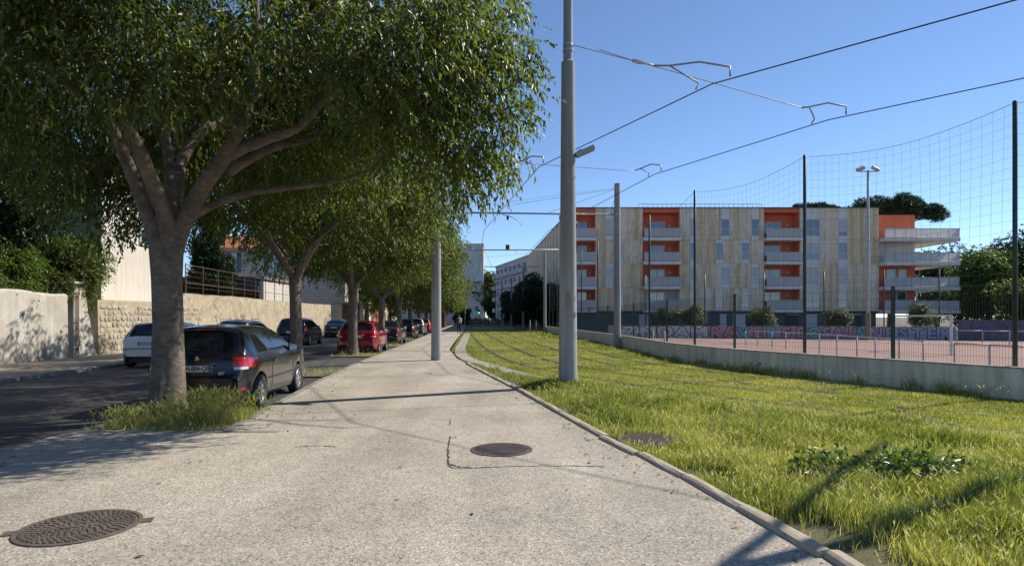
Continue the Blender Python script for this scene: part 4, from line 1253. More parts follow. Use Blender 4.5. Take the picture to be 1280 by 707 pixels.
# rust-coloured sticker ghosts on the shaft
GHOST = mat('glue_residue', (.30,.25,.2), .9, 0, .4, 12)
for (z, h, a0, a1) in ((1.75,.42,-1.95,-1.35),(1.95,.1,-.9,-.7),(1.6,.12,-.75,-.55)):
    b = MB(); V_ = []
    for zz in (z, z+h):
        rr = .205 - (zz-.5)*.00889 + .014
        for q in range(7): V_.append((rr*math.cos(a0+(a1-a0)*q/6), rr*math.sin(a0+(a1-a0)*q/6), zz))
    b.add(V_, [(q,q+1,q+8,q+7) for q in range(6)]); b.build('sticker_residue', GHOST, p1)
P2 = (-2.73, 22.2, -.0)
pole('overhead_line_pole', P2, [(.19,0),(.185,.4),(.16,5.0),(.15,7.0),(.10,7.1),(.095,9.5),(.02,9.52)], 'grey pole standing on the footpath under the leaves', bands=((.17,6.9,.06),))
P3 = (5.38, 31.5, -.04)
p3 = pole('overhead_line_pole', P3, [(.19,0),(.185,.4),(.165,5.0),(.15,8.4),(.02,8.44)], 'grey pole against the low wall carrying a long tram wire arm', bands=((.17,6.78,.08),(.16,8.1,.06)))
P4 = (3.3, 62, -.04)
p4 = pole('overhead_line_pole', P4, [(.17,0),(.15,4),(.13,8.2),(.02,8.23)], 'thin pole at the wall end carrying the signal box arm', bands=((.14,8.0,.1),))
P5 = (1.5, 82, -.04)
p5 = pole('overhead_line_pole', P5, [(.17,0),(.13,8.2),(.02,8.23)], 'thin pole before the dark trees beyond the wall end')
for (x, y, lab) in ((-.1, 100, 'thin far pole in front of the rounded dark tree'), (-1.9, 118, 'very thin far pole before the pale balconied flats')):
    pole('overhead_line_pole', (x, y, -.04), [(.17,0),(.13,8.0),(.02,8.03)], lab, n=12)
pole('street_pole', (-9.0, 118, 0), [(.13,0),(.1,5.5),(.02,5.52)], 'slim pale pole by the walker in front of the white tower', None, n=12)
# unseen off-frame pole with side arm, added to cast the near lawn shadows
shadow_pole = pole('overhead_line_pole', (7.2, 6.75, -.04), [(.12,0),(.10,3),(.085,6.1),(.02,6.13)], 'invented off-frame pole with a long side arm, added for its shadows')
b = MB(); b.tube([(0,0,5.9), (3.05,3.39,5.9)], .055, 10); b.build('arm', GALV, shadow_pole, True)

def arm(root, a, bpt, r, stays=(), ins=()):
    b = MB(); b.tube([a, bpt], r, 8); o = b.build('arm', GALV, root, True)
    for (s, e) in stays:
        b = MB(); b.tube([s, e], .008, 5); b.build('stay', WIRE, root)
    for p in ins:
        b = MB(); b.lathe([(.05,-.12),(.07,-.1),(.05,-.06),(.07,-.03),(.05,.03),(.07,.06),(.05,.1)], 10, p); b.build('insulator', DKMET, root, True)
arm(p3, (0,0,6.82), (-7.5,.2,6.95), .045, [((0,0,8.15), (-5.3,.1,7.35)), ((0,0,8.15), (-3.6,.1,6.9)), ((0,0,8.1), (-.35,0,6.85))], [(-5.6,.15,6.7), (-2.9,.1,6.68)])
for x in (-5.9, -3.0):
    b = MB(); b.tube([(x,.1,6.85),(x+.5,.1,6.72),(x+.95,.1,6.42),(x+1.0,.1,6.28)], .018, 6); b.build('steady_arm', GALV, p3, True)
arm(p4, (1.4,0,8.35), (-7.6,.3,8.35), .06)
b = MB(); b.box(-3.95,-3.55,-.15,.15,8.4,8.85); sb = b.build('signal_box', mat('signal_amber', (.35,.19,.04), .6), p4, bevel=.02)
b = MB(); b.box(-3.9,-3.6,-.17,-.151,8.45,8.8); b.build('signal_face', DKMET, sb)
for x in (-6.2,-3.0):
    b = MB(); b.tube([(x,.1,8.3),(x+.5,.1,7.6),(x+.9,.1,6.5)], .018, 6); b.build('steady_arm', GALV, p4, True)
arm(p5, (2.2,0,8.3), (-5.2,.2,8.3), .05)

def wire(name, pts, r, label, m=WIRE, group='overhead wires', sag=0.0):
    Q = []
    for a, b_ in zip(pts, pts[1:]):
        a, b_ = Vector(a), Vector(b_)
        for k in range(8):
            t = k/8; p = a.lerp(b_, t); p.z -= sag*4*t*(1-t); Q.append(p)
    Q.append(Vector(pts[-1]))
    b = MB(); b.tube(Q, r, 6)
    return tag(b.build(name, m, None, True), label, 'wire', group)
ZW = 6.2
WA = [(16,1.6,ZW),(7.4,9.04,ZW),(4.0,12.3,ZW),(.84,19.1,ZW),(-1.5,33,ZW),(-3.4,62,ZW),(-9,130,ZW)]
WB = [(20,4.0,ZW),(9.98,12.0,ZW),(7.47,14.55,ZW),(4.65,20.1,ZW),(2.0,33,ZW),(-.1,62,ZW),(-5.5,130,ZW)]
wire('contact_wire', WA, .0125, 'dark contact wire over the near track, hung from two wire clamps')
wire('contact_wire', WB, .0115, 'dark contact wire over the far track beside the wall')
span1a = Vector((1.25+.11, 13.72, 7.6)); A_ = Vector(WA[2]); B_ = Vector(WB[2])
mid_ = Vector((3.45, 13.5, 6.95))
endB = Vector((6.75, 14.35, 6.42))
wire('span_wire', [span1a, mid_, endB], .011, 'pale span wire from the stepped pole to the far track clamp', ROPE)
sp = empty('wire_clamp', tuple(A_), 0, 'bent tube clamp with turnbuckle holding the near contact wire', 'clamp', 'overhead wire clamps')
def clamp_parts(root, O, anchor, along):
    al = Vector(along).normalized(); O = Vector(O); an = Vector(anchor) - O
    a = al*.42; c = -al*.42
    b = MB(); b.tube([an, an*.72+Vector((0,0,.10)), an*.35 + a*.5 + Vector((0,0,.24)), a + Vector((0,0,.20)), a + Vector((0,0,.012))], .02, 7); b.build('bent_tube', GALV, root, True)
    b = MB(); b.tube([an*.72+Vector((0,0,.10)), c*.8+Vector((0,0,.12)), c + Vector((0,0,.012))], .017, 7); b.build('bent_tube', GALV, root, True)
clamp_parts(sp, A_, Vector((2.98,12.95,6.83)), Vector(WA[1])-Vector(WA[3]))
b = MB(); q = Vector((2.55,13.05,6.98)) - A_; e = Vector((2.98,12.95,6.83)) - A_
b.tube([q, q.lerp(e,.3), q.lerp(e,.6), e], [.035,.05,.022,.02], 8); b.build('turnbuckle', mat('ceramic_white', (.6,.6,.58), .4), sp, True)
b = MB(); b.tube([q, Vector((1.9,13.4,7.36))-A_], .011, 5); b.build('tie', ROPE, sp)
sp = empty('wire_clamp', tuple(B_), 0, 'bent tube clamp holding the far contact wire at the span end', 'clamp', 'overhead wire clamps')
clamp_parts(sp, B_, endB, Vector(WB[1])-Vector(WB[3]))
# second span further on
A2, B2 = Vector(WA[3]), Vector(WB[3])
wire('span_wire', [(P2[0]+.1, P2[1], 7.0), (.2,20.3,6.62), (4.1,20.6,6.42)], .009, 'thinner span wire from the footpath pole towards the wall', ROPE)
sp = empty('wire_clamp', tuple(A2), 0, 'small clamp of the second span near the leaves', 'clamp', 'overhead wire clamps')
clamp_parts(sp, A2, Vector((.1,20.0,6.55)), A_-Vector(WA[4]))
sp = empty('wire_clamp', tuple(B2), 0, 'small clamp of the second span over the far track', 'clamp', 'overhead wire clamps')
clamp_parts(sp, B2, Vector((4.1,20.5,6.42)), B_-Vector(WB[4]))
wire('guy_wire', [(P3[0]-.1, P3[1], 8.15), (-2.5,33,7.4), (-9,34.5,6.6)], .007, 'faint high guy wire running from the wall pole to the trees', ROPE)
wire('guy_wire', [(P4[0], P4[1], 8.1), (-4,60,7.2), (-9.5,58,6.6)], .01, 'faint far guy wire above the signal box arm', ROPE)

# ---------------------------------------------------------------- low wall, fence and net
wp3 = smooth_poly([(p[0], p[1], 0) for p in WP], 4)
LWALL = wall_mat('low_wall_concrete', (.74,.69,.57), (.60,.55,.45), .9, .35, .72)
lw = MB(); L0, L1 = [], []
for i, p in enumerate(wp3):
    t = (wp3[min(i+1,len(wp3)-1)] - wp3[max(i-1,0)]).normalized(); n_ = Vector((t.y,-t.x,0))   # towards the pitch
    L0.append(p); L1.append(p + n_*.2)
H_ = .57
for k in range(len(wp3)-1):
    a, b_, c, d = L0[k], L0[k+1], L1[k+1], L1[k]
    up = Vector((0,0,H_)); dn = Vector((0,0,-.45))
    lw.add([a+dn,b_+dn,c+dn,d+dn,a+up,b_+up,c+up,d+up], [(0,1,5,4),(4,5,6,7),(2,3,7,6)] + ([(3,0,4,7)] if k == 0 else []) + ([(1,2,6,5)] if k == len(wp3)-2 else []))
lwo = tag(lw.build('low_wall', LWALL), 'low curved concrete wall between the tram lawn and the pitch', 'wall')
cp = MB()
for k in range(len(wp3)-1):
    a, b_, c, d = L0[k], L0[k+1], L1[k+1], L1[k]
    ov = (a-d).normalized()*.015; z0, z1 = Vector((0,0,H_+.002)), Vector((0,0,H_+.03))
    a, b_ = a+ov, b_+ov
    cp.add([a+z0,b_+z0,c+z0,d+z0,a+z1,b_+z1,c+z1,d+z1], [(0,1,5,4),(4,5,6,7),(2,3,7,6)])
cp.build('coping', CONC, lwo)
b = MB(); M_ = Matrix.Translation((6.98,17.3,.27)); b.lathe([(.03,-.0),(.03,.02)], 10); b.build('drain_hole', TRIM, lwo, loc=(6.985,17.33,.25), rot=(R(90),0,R(-24)))

FLINE = [p + (Vector(((wp3[min(i+1,len(wp3)-1)] - wp3[max(i-1,0)]).y, -(wp3[min(i+1,len(wp3)-1)] - wp3[max(i-1,0)]).x, 0)).normalized()*.34) for i, p in enumerate(wp3)]
FY = np.array([p.y for p in FLINE]); FX = np.array([p.x for p in FLINE])
def fpt(y): return Vector((float(np.interp(y, FY, FX)), y, -.35))
fence = empty('mesh_fence', (0,0,0), 0, 'dark green welded mesh fence running along the low wall', 'fence')
postY = [-6,-2.5,1.0,4.4,7.0,9.4,12.0,14.2,16.35,18.9,21.4,24.3,27.3,30.5,33.8,36.5,39.3,42.2,45,48,51,54,57,60,62.8]
def mesh_panel(a, b_, z0, z1, dv, dh, rv, rh):
    """welded wires: thin three-sided rods"""
    d = b_ - a; L = d.length; t = d/L; nrm = Vector((-t.y, t.x, 0)); V_, F_ = [], []
    def rod(p, q, r, e1, e2):
        o = len(V_)
        for c in (p, q):
            for k in range(3):
                an = 2*math.pi*k/3; V_.append(c + e1*(r*math.cos(an)) + e2*(r*math.sin(an)))
        for k in range(3): F_.append((o+k, o+(k+1) % 3, o+3+(k+1) % 3, o+3+k))
    z = Vector((0,0,1)); n = int(L/dv)
    for k in range(n+1):
        p = a + t*(L*k/n); rod(Vector((p.x,p.y,z0)), Vector((p.x,p.y,z1)), rv, t, nrm)
    m_ = int((z1-z0)/dh)
    for k in range(m_+1):
        zz = z0 + (z1-z0)*k/m_
        rod(Vector((a.x,a.y,zz)), Vector((b_.x,b_.y,zz)), rh, z, nrm)
    mb = MB(); mb.add(V_, F_); return mb
net = empty('ball_net', (0,0,0), 0, 'high ball net on tall green posts above the mesh fence', 'net')
TALL = [-6,1.0,7.0,12.0,16.35,21.4,27.3,33.8,39.3,45,51,57,62.8]
for i, y in enumerate(postY):
    p = fpt(y); tall = y in TALL
    if tall:
        h = 6.1 + .02*max(0, y-12)
        b = MB(); b.lathe([(.042,0),(.042,h),(.01,h+.02)], 12, tuple(p)); b.build('post', GREENP, net, True)
    else:
        b = MB(); b.box(p.x-.03,p.x+.03,p.y-.03,p.y+.03,-.35,2.26); b.build('post', GREENP, fence)
    if i and y < 60:
        a = fpt(postY[i-1]); near = y < 30
        tag(mesh_panel(a, p, -.28, 2.18, .052 if near else .11, .2 if near else .42, .0026 if near else .004, .003 if near else .005).build('mesh_panel', GREENP, fence), kind='stuff')
for ya, yb in zip(TALL, TALL[1:]):
    a, c = fpt(ya), fpt(yb); d = c - a; L = d.length
    sp_ = .2 if ya < 20 else .4
    n = int(L/sp_); za = 2.2; zt = lambda y: 5.72 + .02*max(0, y-12)
    V_, F_ = [], []; r = .0021 if ya < 20 else .0028
    def rod(p, q):
        o = len(V_); t = (q-p).normalized(); e1 = t.orthogonal().normalized(); e2 = t.cross(e1)
        for cc in (p, q):
            for k in range(3): V_.append(cc + e1*(r*math.cos(2.0944*k)) + e2*(r*math.sin(2.0944*k)))
        for k in range(3): F_.append((o+k, o+(k+1) % 3, o+3+(k+1) % 3, o+3+k))
    def npt(u, v):
        p = a.lerp(c, u); top = (zt(ya)*(1-u) + zt(yb)*u) - .28*4*u*(1-u)
        dr = .05*math.sin(u*9+v*4); return Vector((p.x+dr*.3, p.y+dr, za + (top-za)*v))
    mrow = int((5.7-za)/sp_)
    for k in range(n+1):
        for j in range(0, mrow, 3): rod(npt(k/n, j/mrow), npt(k/n, min(j+3, mrow)/mrow))
    for j in range(mrow+1):
        for k in range(0, n, 2): rod(npt(k/n, j/mrow), npt(min(k+2, n)/n, j/mrow))
    r = .006
    for k in range(n): rod(npt(k/n, 1), npt((k+1)/n, 1))
    b = MB(); b.add(V_, F_); tag(b.build('net_panel', NETM, net), kind='stuff')
# two slim posts by the wall
for k, (px, Y) in enumerate(((816, 25.6), (830.5, 23.6))):
    root = empty('marker_post', ((px-640)/FPX*Y, Y, -.03), 0, ['slim pale post beside the low wall, nearer the grey pole', 'slim pale post beside the low wall, farther from the grey pole'][k], 'post', 'slim posts beside the low wall')
    b = MB(); b.tube([(0,0,0),(.01,0,1.02)], .03, 8); b.build('shaft', mat('pale_post', (.42,.38,.28), .8), root, True)
    b = MB(); b.lathe([(.034,1.0),(.034,1.04),(.01,1.06)], 8); b.build('cap', mat('pale_post', (.42,.38,.28), .8), root)
for k, (x, y) in enumerate(((1.75, 60), (2.4, 61.5))):
    root = empty('marker_post', (x, y, -.03), 0, 'short post at the far end of the low wall', 'post', 'short posts at the wall end')
    b = MB(); b.tube([(0,0,0),(0,0,1.2)], .06, 8); b.build('shaft', CONC, root, True)
    b = MB(); b.lathe([(.07,1.18),(.07,1.25),(.02,1.28)], 8); b.build('cap', CONC, root)

# ---------------------------------------------------------------- on the pitch
GW = mat('goal_white', (.74,.70,.68), .6, 0, .2, 5)
goal = empty('football_goal', (0,0,0), 0, 'white metal goal frame standing on the red pitch', 'goal')
gA, gB = Vector((21.35,34.7,-.35)), Vector((21.55,30.3,-.35))
gA, gB = Vector(((1116-640)/FPX*34.7,34.7,-.35)), Vector(((1189-640)/FPX*30.6,30.6,-.35))
for q in (gA, gB):
    b = MB(); b.box(q.x-.045,q.x+.045,q.y-.045,q.y+.045,-.35,1.66); b.build('post', GW, goal)
b = MB(); b.bar(gA+Vector((0,0,1.96)), gB+Vector((0,0,1.96)), .09, .09); b.build('crossbar', GW, goal)
bk = Vector((gB-gA)).normalized(); bk = Vector((-bk.y, bk.x, 0)); bk = bk if bk.x > 0 else -bk
for q in (gA, gB):
    b = MB(); b.bar(q+Vector((0,0,1.93)), q-bk*.0+(gA-gB if q is gB else gB-gA).normalized()*.7+bk*.25+Vector((0,0,1.72)), .03, .03); b.build('brace', GW, goal)
def handrail(pts, h, label, r=.03):
    root = empty('handrail', (0,0,0), 0, label, 'railing', 'pitch handrails')
    for p in pts:
        b = MB(); b.tube([(p[0],p[1],-.35),(p[0],p[1],-.35+h)], r, 8); b.build('post', GALV, root, True)
    for a, c in zip(pts, pts[1:]):
        b = MB(); b.tube([(a[0],a[1],-.35+h),(c[0],c[1],-.35+h)], r, 8); b.build('rail', GALV, root, True)
handrail([((px-640)/FPX*Y, Y) for px, Y in ((932,41),(947,39.5),(965,38),(982,36.2),(1004,34),(1024,32),(1046,30.2),(1071,28),(1094,26.4),(1124,24.6),(1154,23))], 1.0, 'long grey handrail receding beside the pitch edge behind the fence')
handrail([((px-640)/FPX*Y, Y) for px, Y in ((1193,21.5),(1237,20.3),(1290,19))], .98, 'short grey handrail on the pitch near the tall corner post')
handrail([((px-640)/FPX*Y, Y) for px, Y in ((1196,41),(1228,40),(1262,39),(1300,38))], 1.0, 'far grey handrail in front of the dark painted wall')
fl = empty('floodlight_mast', ((1085-640)/FPX*51, 51, -.35), 0, 'tall floodlight mast standing behind the goal', 'mast')
b = MB(); b.lathe([(.16,0),(.13,4),(.09,14.0),(.02,14.05)], 12); b.build('shaft', GALV, fl, True)
b = MB(); b.box(-.75,.75,-.04,.04,13.9,13.98); b.build('crossarm', GALV, fl)
for s in (-1, 1):
    b = MB(); M_ = Matrix.Translation((s*.62,0,14.15)) @ Matrix.Rotation(R(25*s), 4, 'Y') @ Matrix.Rotation(R(25), 4, 'X'); b.box(-.32,.32,-.18,.18,-.14,.14,0,M_); b.build('lamp_head', GALV, fl, bevel=.05)
b = MB(); b.lathe([(.2,0),(.2,2.2)], 12); b.build('poster_sleeve', mat('poster_mix', (.26,.2,.14), .85, 0, .6, 6), fl)
farnet = empty('far_ball_net', (0,0,0), 0, 'row of tall thin green net posts before the flats', 'net')
fpx = [(807,60),(881,58),(955,56.5),(1030,55),(1105,53.5),(1174,52)]
for px, Y in fpx:
    b = MB(); b.tube([((px-640)/FPX*Y,Y,-.4),((px-640)/FPX*Y,Y,5.6)], .055, 8); b.build('post', GREENP, farnet, True)
for (a, ya), (c, yc) in zip(fpx, fpx[1:]):
    pa_, pc_ = Vector(((a-640)/FPX*ya,ya,5.5)), Vector(((c-640)/FPX*yc,yc,5.5))
    b = MB(); b.tube([pa_, pa_.lerp(pc_,.5)-Vector((0,0,.3)), pc_], .008, 4)
    for k in range(1, 8):
        q = pa_.lerp(pc_, k/8); b.tube([(q.x,q.y,1.6),(q.x,q.y,5.25)], .004, 3)
    for z in (2.2,3.0,3.8,4.6): b.tube([(pa_.x,pa_.y,z),(pc_.x,pc_.y,z)], .004, 3)
    tag(b.build('net_panel', NETM, farnet), kind='stuff')

# painted wall with graffiti letters
GWALL = wall_mat('painted_wall', (.36,.37,.38), (.26,.27,.28), 1.0)
gw = empty('graffiti_wall', (9.0, 57.6, -.4), math.atan2(50.2-57.6, 36.2-9.0), 'long low wall covered in white, pink and teal graffiti letters', 'wall')
GL = math.hypot(27.2, 7.4)
b = MB(); b.box(0,GL,0,.25,0,1.15); b.build('masonry', GWALL, gw)
PINKS = [mat('spray_white', (.55,.56,.58), .8), mat('spray_pink', (.42,.24,.28), .8), mat('spray_teal', (.17,.38,.38), .8), mat('spray_mauve', (.36,.26,.33), .8), mat('spray_blue', (.25,.31,.42), .8)]
SPB = mat('spray_black', (.015,.017,.022), .8)
def letters(s, x0, wl, cols, h=1.0):
    for i, ch in enumerate(s):
        if ch == ' ': continue
        cx = x0 + (i+.5)*wl
        b = MB(); b.box(cx-wl*.56,cx+wl*.56,-.006,-.002,.04,1.12); b.v = [(v[0]+.05*math.sin(v[2]*7+i),v[1]-.0002*(i%2),v[2]) for v in b.v]
        bo = b.build('letter_field', PINKS[cols[i % len(cols)]], gw)
        me_ = text_mesh('letter_outline', ch, 1.25, SPB, .001, .10)
        o = link('letter', me_, gw, (cx, -.011, .56), (R(90), R(random.uniform(-6,6)), 0)); o.scale = (wl/.95, 1, 1)
        me_ = text_mesh('letter_fill', ch, 1.25, PINKS[cols[i % len(cols)]], .001, .05)
        o = link('letter_fill', me_, gw, (cx, -.017, .56), o.rotation_euler); o.scale = (wl/.95, 1, 1)
letters('Z', 1.2, 1.6, [0])
letters('MDAM', 2.9, 1.5, [0])
letters('RAVERSE', 8.95, 1.17, [1,1,2,1,2,1,3])
letters('OSAUV', 17.15, .93, [2,3,3,1,2])
letters('NESTER', 21.85, 1.02, [3,4,4,4,4,4])
gw2 = empty('graffiti_wall', (36.35, 50.1, -.4), -.28, 'dark purple painted wall continuing past the goal', 'wall')
b = MB(); b.box(0,30,0,.25,0,1.7); b.build('masonry', wall_mat('dark_painted_wall', (.10,.09,.125), (.15,.15,.165), .5), gw2)
b = MB()
for k in range(9): b.box(.8+k*1.9,2.3+k*1.9,-.006,-.002,.75,1.5)
b.build('paint_patch', mat('spray_violet', (.10,.075,.17), .8, 0, .5, 2), gw2)

# ---------------------------------------------------------------- the flats behind the pitch
WHITEW = wall_mat('white_render', (.72,.69,.65), (.62,.59,.55), .6, .05, .92)
ORANGE = mat('orange_render', (.66,.155,.07), .8, 0, .08, 1)
GREYB = wall_mat('grey_green_plinth', (.12,.14,.145), (.09,.105,.11), .5, .05)
FRAME = mat('white_frame', (.6,.6,.6), .5, 0, .05)
WGLASS = glass_mat('window_glass', (.3,.33,.35), base=(.025,.05,.105), see=.0, minr=.12)  # blue base colour stands in for sky reflected in the panes
def bal_glass():
    m, nt, b = nodes_of('balcony_panel')
    b.inputs['Base Color'].default_value = (.55,.57,.58,1); b.inputs['Roughness'].default_value = .45
    t = nt.nodes.new('ShaderNodeBsdfTranslucent'); t.inputs['Color'].default_value = (.7,.72,.72,1)
    tr = nt.nodes.new('ShaderNodeBsdfTransparent'); tr.inputs['Color'].default_value = (.85,.88,.9,1)
    x = nt.nodes.new('ShaderNodeMixShader'); x.inputs[0].default_value = .45; nt.links.new(b.outputs[0], x.inputs[1]); nt.links.new(t.outputs[0], x.inputs[2])
    y = nt.nodes.new('ShaderNodeMixShader'); y.inputs[0].default_value = .14; nt.links.new(x.outputs[0], y.inputs[1]); nt.links.new(tr.outputs[0], y.inputs[2])
    n = noise_n(nt, 1.3, 3); nt.links.new(mixcol(nt, n, (.66,.68,.69), (.76,.78,.78)), b.inputs['Base Color'])
    nt.links.new(y.outputs[0], nt.nodes['Material Output'].inputs['Surface'])
    return m
BALP = bal_glass()
SHUT = mat('roller_shutter', (.5,.5,.52), .6, 0, .06, 3)
CURT = mat('curtain_dark', (.05,.05,.055), .9)

def window(parent, x0, x1, z0, z1, y, shutter=0.0, mull=0, trans=.45, fm=None, gm=None, t=.06):
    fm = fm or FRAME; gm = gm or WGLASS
    b = MB()
    b.box(x0,x0+t,y-.03,y+.05,z0,z1); b.box(x1-t,x1,y-.03,y+.05,z0,z1); b.box(x0+t,x1-t,y-.03,y+.05,z0,z0+t); b.box(x0+t,x1-t,y-.03,y+.05,z1-t,z1)
    for k in range(mull):
        xm = x0 + (x1-x0)*(k+1)/(mull+1); b.box(xm-t*.45,xm+t*.45,y-.028,y+.048,z0+t,z1-t)
    if trans: b.box(x0+t,x1-t,y-.026,y+.046,z0+(z1-z0)*trans-t*.45,z0+(z1-z0)*trans+t*.45)
    w = b.build('window', fm, parent)
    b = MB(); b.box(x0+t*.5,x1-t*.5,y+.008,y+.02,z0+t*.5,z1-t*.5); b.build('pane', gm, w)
    if shutter:
        b = MB(); zs = z1 - (z1-z0)*shutter
        k = zs
        while k < z1 - .01:
            b.box(x0+t,x1-t,y-.02,y+.004,k,min(k+.09,z1)); k += .1
        b.build('shutter', SHUT, w)
    return w

S = 72/FPX
bl = empty('apartment_building', (7.0, 72, -.4), 0, 'five-storey flats with tan striped cladding and orange balcony recesses', 'building')
lx = lambda px: (px-715)*S
lz = lambda py: 1.95 + (396-py)*S
LV = [lz(388.5), lz(359.7), lz(329), lz(299.3), lz(259)]
X1 = lx(1100)
# core behind the cladding, split round the balcony recesses
core = MB(); D0, D1 = .32, 14
bays = [(lx(716.5), lx(745)), (lx(804), lx(850.5)), (lx(956), lx(1001))]
xs_ = [0] + [v for b_ in bays for v in b_] + [X1]
seg_ = [(bays[0][1], bays[1][0]), (bays[1][1], bays[2][0]), (bays[2][1], X1)]
for a, c in seg_: core.box(a, c, D0, D1, LV[0], LV[4]-.05)
for a, c in bays: core.box(a+.001, c-.001, 1.9, D1-.01, LV[0], LV[4]-.06)
core.build('wall', WHITEW, bl)
b = MB(); b.box(.2, X1-.1, .6, D1, 0, LV[0]-.002); b.build('plinth', GREYB, bl)
b = MB(); b.box(0, X1, .05, D1+.02, LV[4]-.05, LV[4]+.02); b.build('roof', GREYB, bl)
# windows and cladding strips by row (row 0 is lowest)
def col(p0, p1): return (lx(p0), lx(p1))
strips = {0: [col(863,872), col(895,905), col(928,938), col(1008.5,1026), col(1049,1061), col(772,780)],
          1: [col(863,872), col(902,913), col(940,950), col(1008.5,1026), col(1049,1061), col(757,767)],
          2: [col(863,872), col(895,905), col(928,938), col(1008.5,1026), col(1049,1061), col(772,780)],
          3: [col(863,872), col(902,913), col(940,950), col(1008.5,1026), col(1049,1061), col(757,767)]}
shut = {(0,3): 0, (1,3): .98, (2,3): .62, (3,3): .0, (3,4): .75, (1,4): .98, (2,4): 0, (0,4): 0, (3,0): .98, (3,5): .9, (2,5): .98}
cache = {}
def panel(x0, x1, z0, z1, m, nm='cladding_panel'):
    key = (round(x1-x0, 2), round(z1-z0, 2), m.name)
    if key not in cache:
        b = MB(); b.box(.012, x1-x0-.012, 0, .1, .012, z1-z0-.012); cache[key] = b.mesh(nm, m)
    link(nm, cache[key], bl, (x0, .2, z0))
CLADS = []
def stripes(v):
    m = CLAD.copy(); m.name = 'facade_cladding_v%d' % v
    for n_ in m.node_tree.nodes:
        if n_.type == 'MAPPING': n_.inputs['Location'].default_value = (v*3.7, v*1.3, v*2.1)
    return m
CLADS = [stripes(v) for v in range(6)]
ci = 0
for r in range(4):
    z0, z1 = LV[r], LV[r+1]
    for a, c in seg_:
        ss = sorted([s for s in strips[r] if a <= s[0] and s[1] <= c]); cur = a
        edges = []
        for s in ss + [(c, c)]:
            if s[0] - cur > .15:
                n = max(1, round((s[0]-cur)/1.7))
                for k in range(n):
                    panel(cur+(s[0]-cur)*k/n, cur+(s[0]-cur)*(k+1)/n, z0, z1, CLADS[ci % 6]); ci += 1
            cur = s[1]
        for s in ss:
            w0, w1 = z0+.42, z0+2.42
            panel(s[0], s[1], z0, w0, WHITEW, 'infill_panel'); panel(s[0], s[1], w1, z1, WHITEW, 'infill_panel')
            si = strips[r].index(s)
            window(bl, s[0]+.01, s[1]-.01, w0, w1, .24, shut.get((r, si), 0), 1 if si == 3 else 0, .42)
# balcony recesses
for bi, (a, c) in enumerate(bays):
    for r in range(4):
        z0, z1 = LV[r], (LV[r+1] if r < 3 else LV[4]-.55)
        lightbay = (r == 0 and bi == 1)
        m = WHITEW if lightbay else ORANGE
        b = MB(); b.box(a+.002,c-.002,1.78,1.89,z0+.22,z1-.02); b.build('recess_wall', m, bl)
        for (u, v) in ((a+.002,a+.1),(c-.1,c-.002)):
            b = MB(); b.box(u,v,.34,1.78,z0+.22,z1-.02); b.build('recess_side', m, bl)
        b = MB(); b.box(a+.003,c-.003,-.62,1.9,z0-.18,z0+.2); b.build('balcony_slab', WHITEW, bl, bevel=.02)
        b = MB(); nn = 4
        for k in range(nn):
            u0, u1 = a+.03+(c-a-.06)*k/nn, a+.03+(c-a-.06)*(k+1)/nn
            b.box(u0+.015,u1-.015,-.56,-.53,z0+.26,z0+1.22)
        bo = b.build('balustrade', BALP, bl)
        b = MB(); b.box(a+.02,c-.02,-.58,-.51,z0+1.225,z0+1.27)
        for k in range(nn+1):
            u = a+.03+(c-a-.06)*k/nn; b.box(u-.015,u+.015,-.57,-.52,z0+.2,z0+1.22)
        b.build('handrail', GALV, bo)
        dw0 = a + (c-a)*(.24 if bi != 2 else .04); dw1 = a + (c-a)*(.68 if bi != 2 else .62)
        window(bl, dw0, dw1, z0+.25, z0+2.3, 1.72, 0, 1 if bi else 0, 0, t=.09)
        b = MB(); b.box(a+(c-a)*.78,a+(c-a)*.84,1.65,1.775,z0+1.75,z0+2.0); b.build('wall_lamp', SHUT, bl)
    b = MB(); b.box(a+.002,c-.002,.36,1.7,LV[4]-.55,LV[4]-.06); b.build('recess_soffit', ORANGE, bl)
# roof railing
rr = MB()
for k in range(27):
    x = lx(800)+(lx(956)-lx(800))*k/26; rr.box(x-.02,x+.02,.8,.84,LV[4]+.02,LV[4]+.5)
rr.box(lx(800),lx(956),.79,.85,LV[4]+.5,LV[4]+.55); rr.build('roof_railing', GALV, bl)
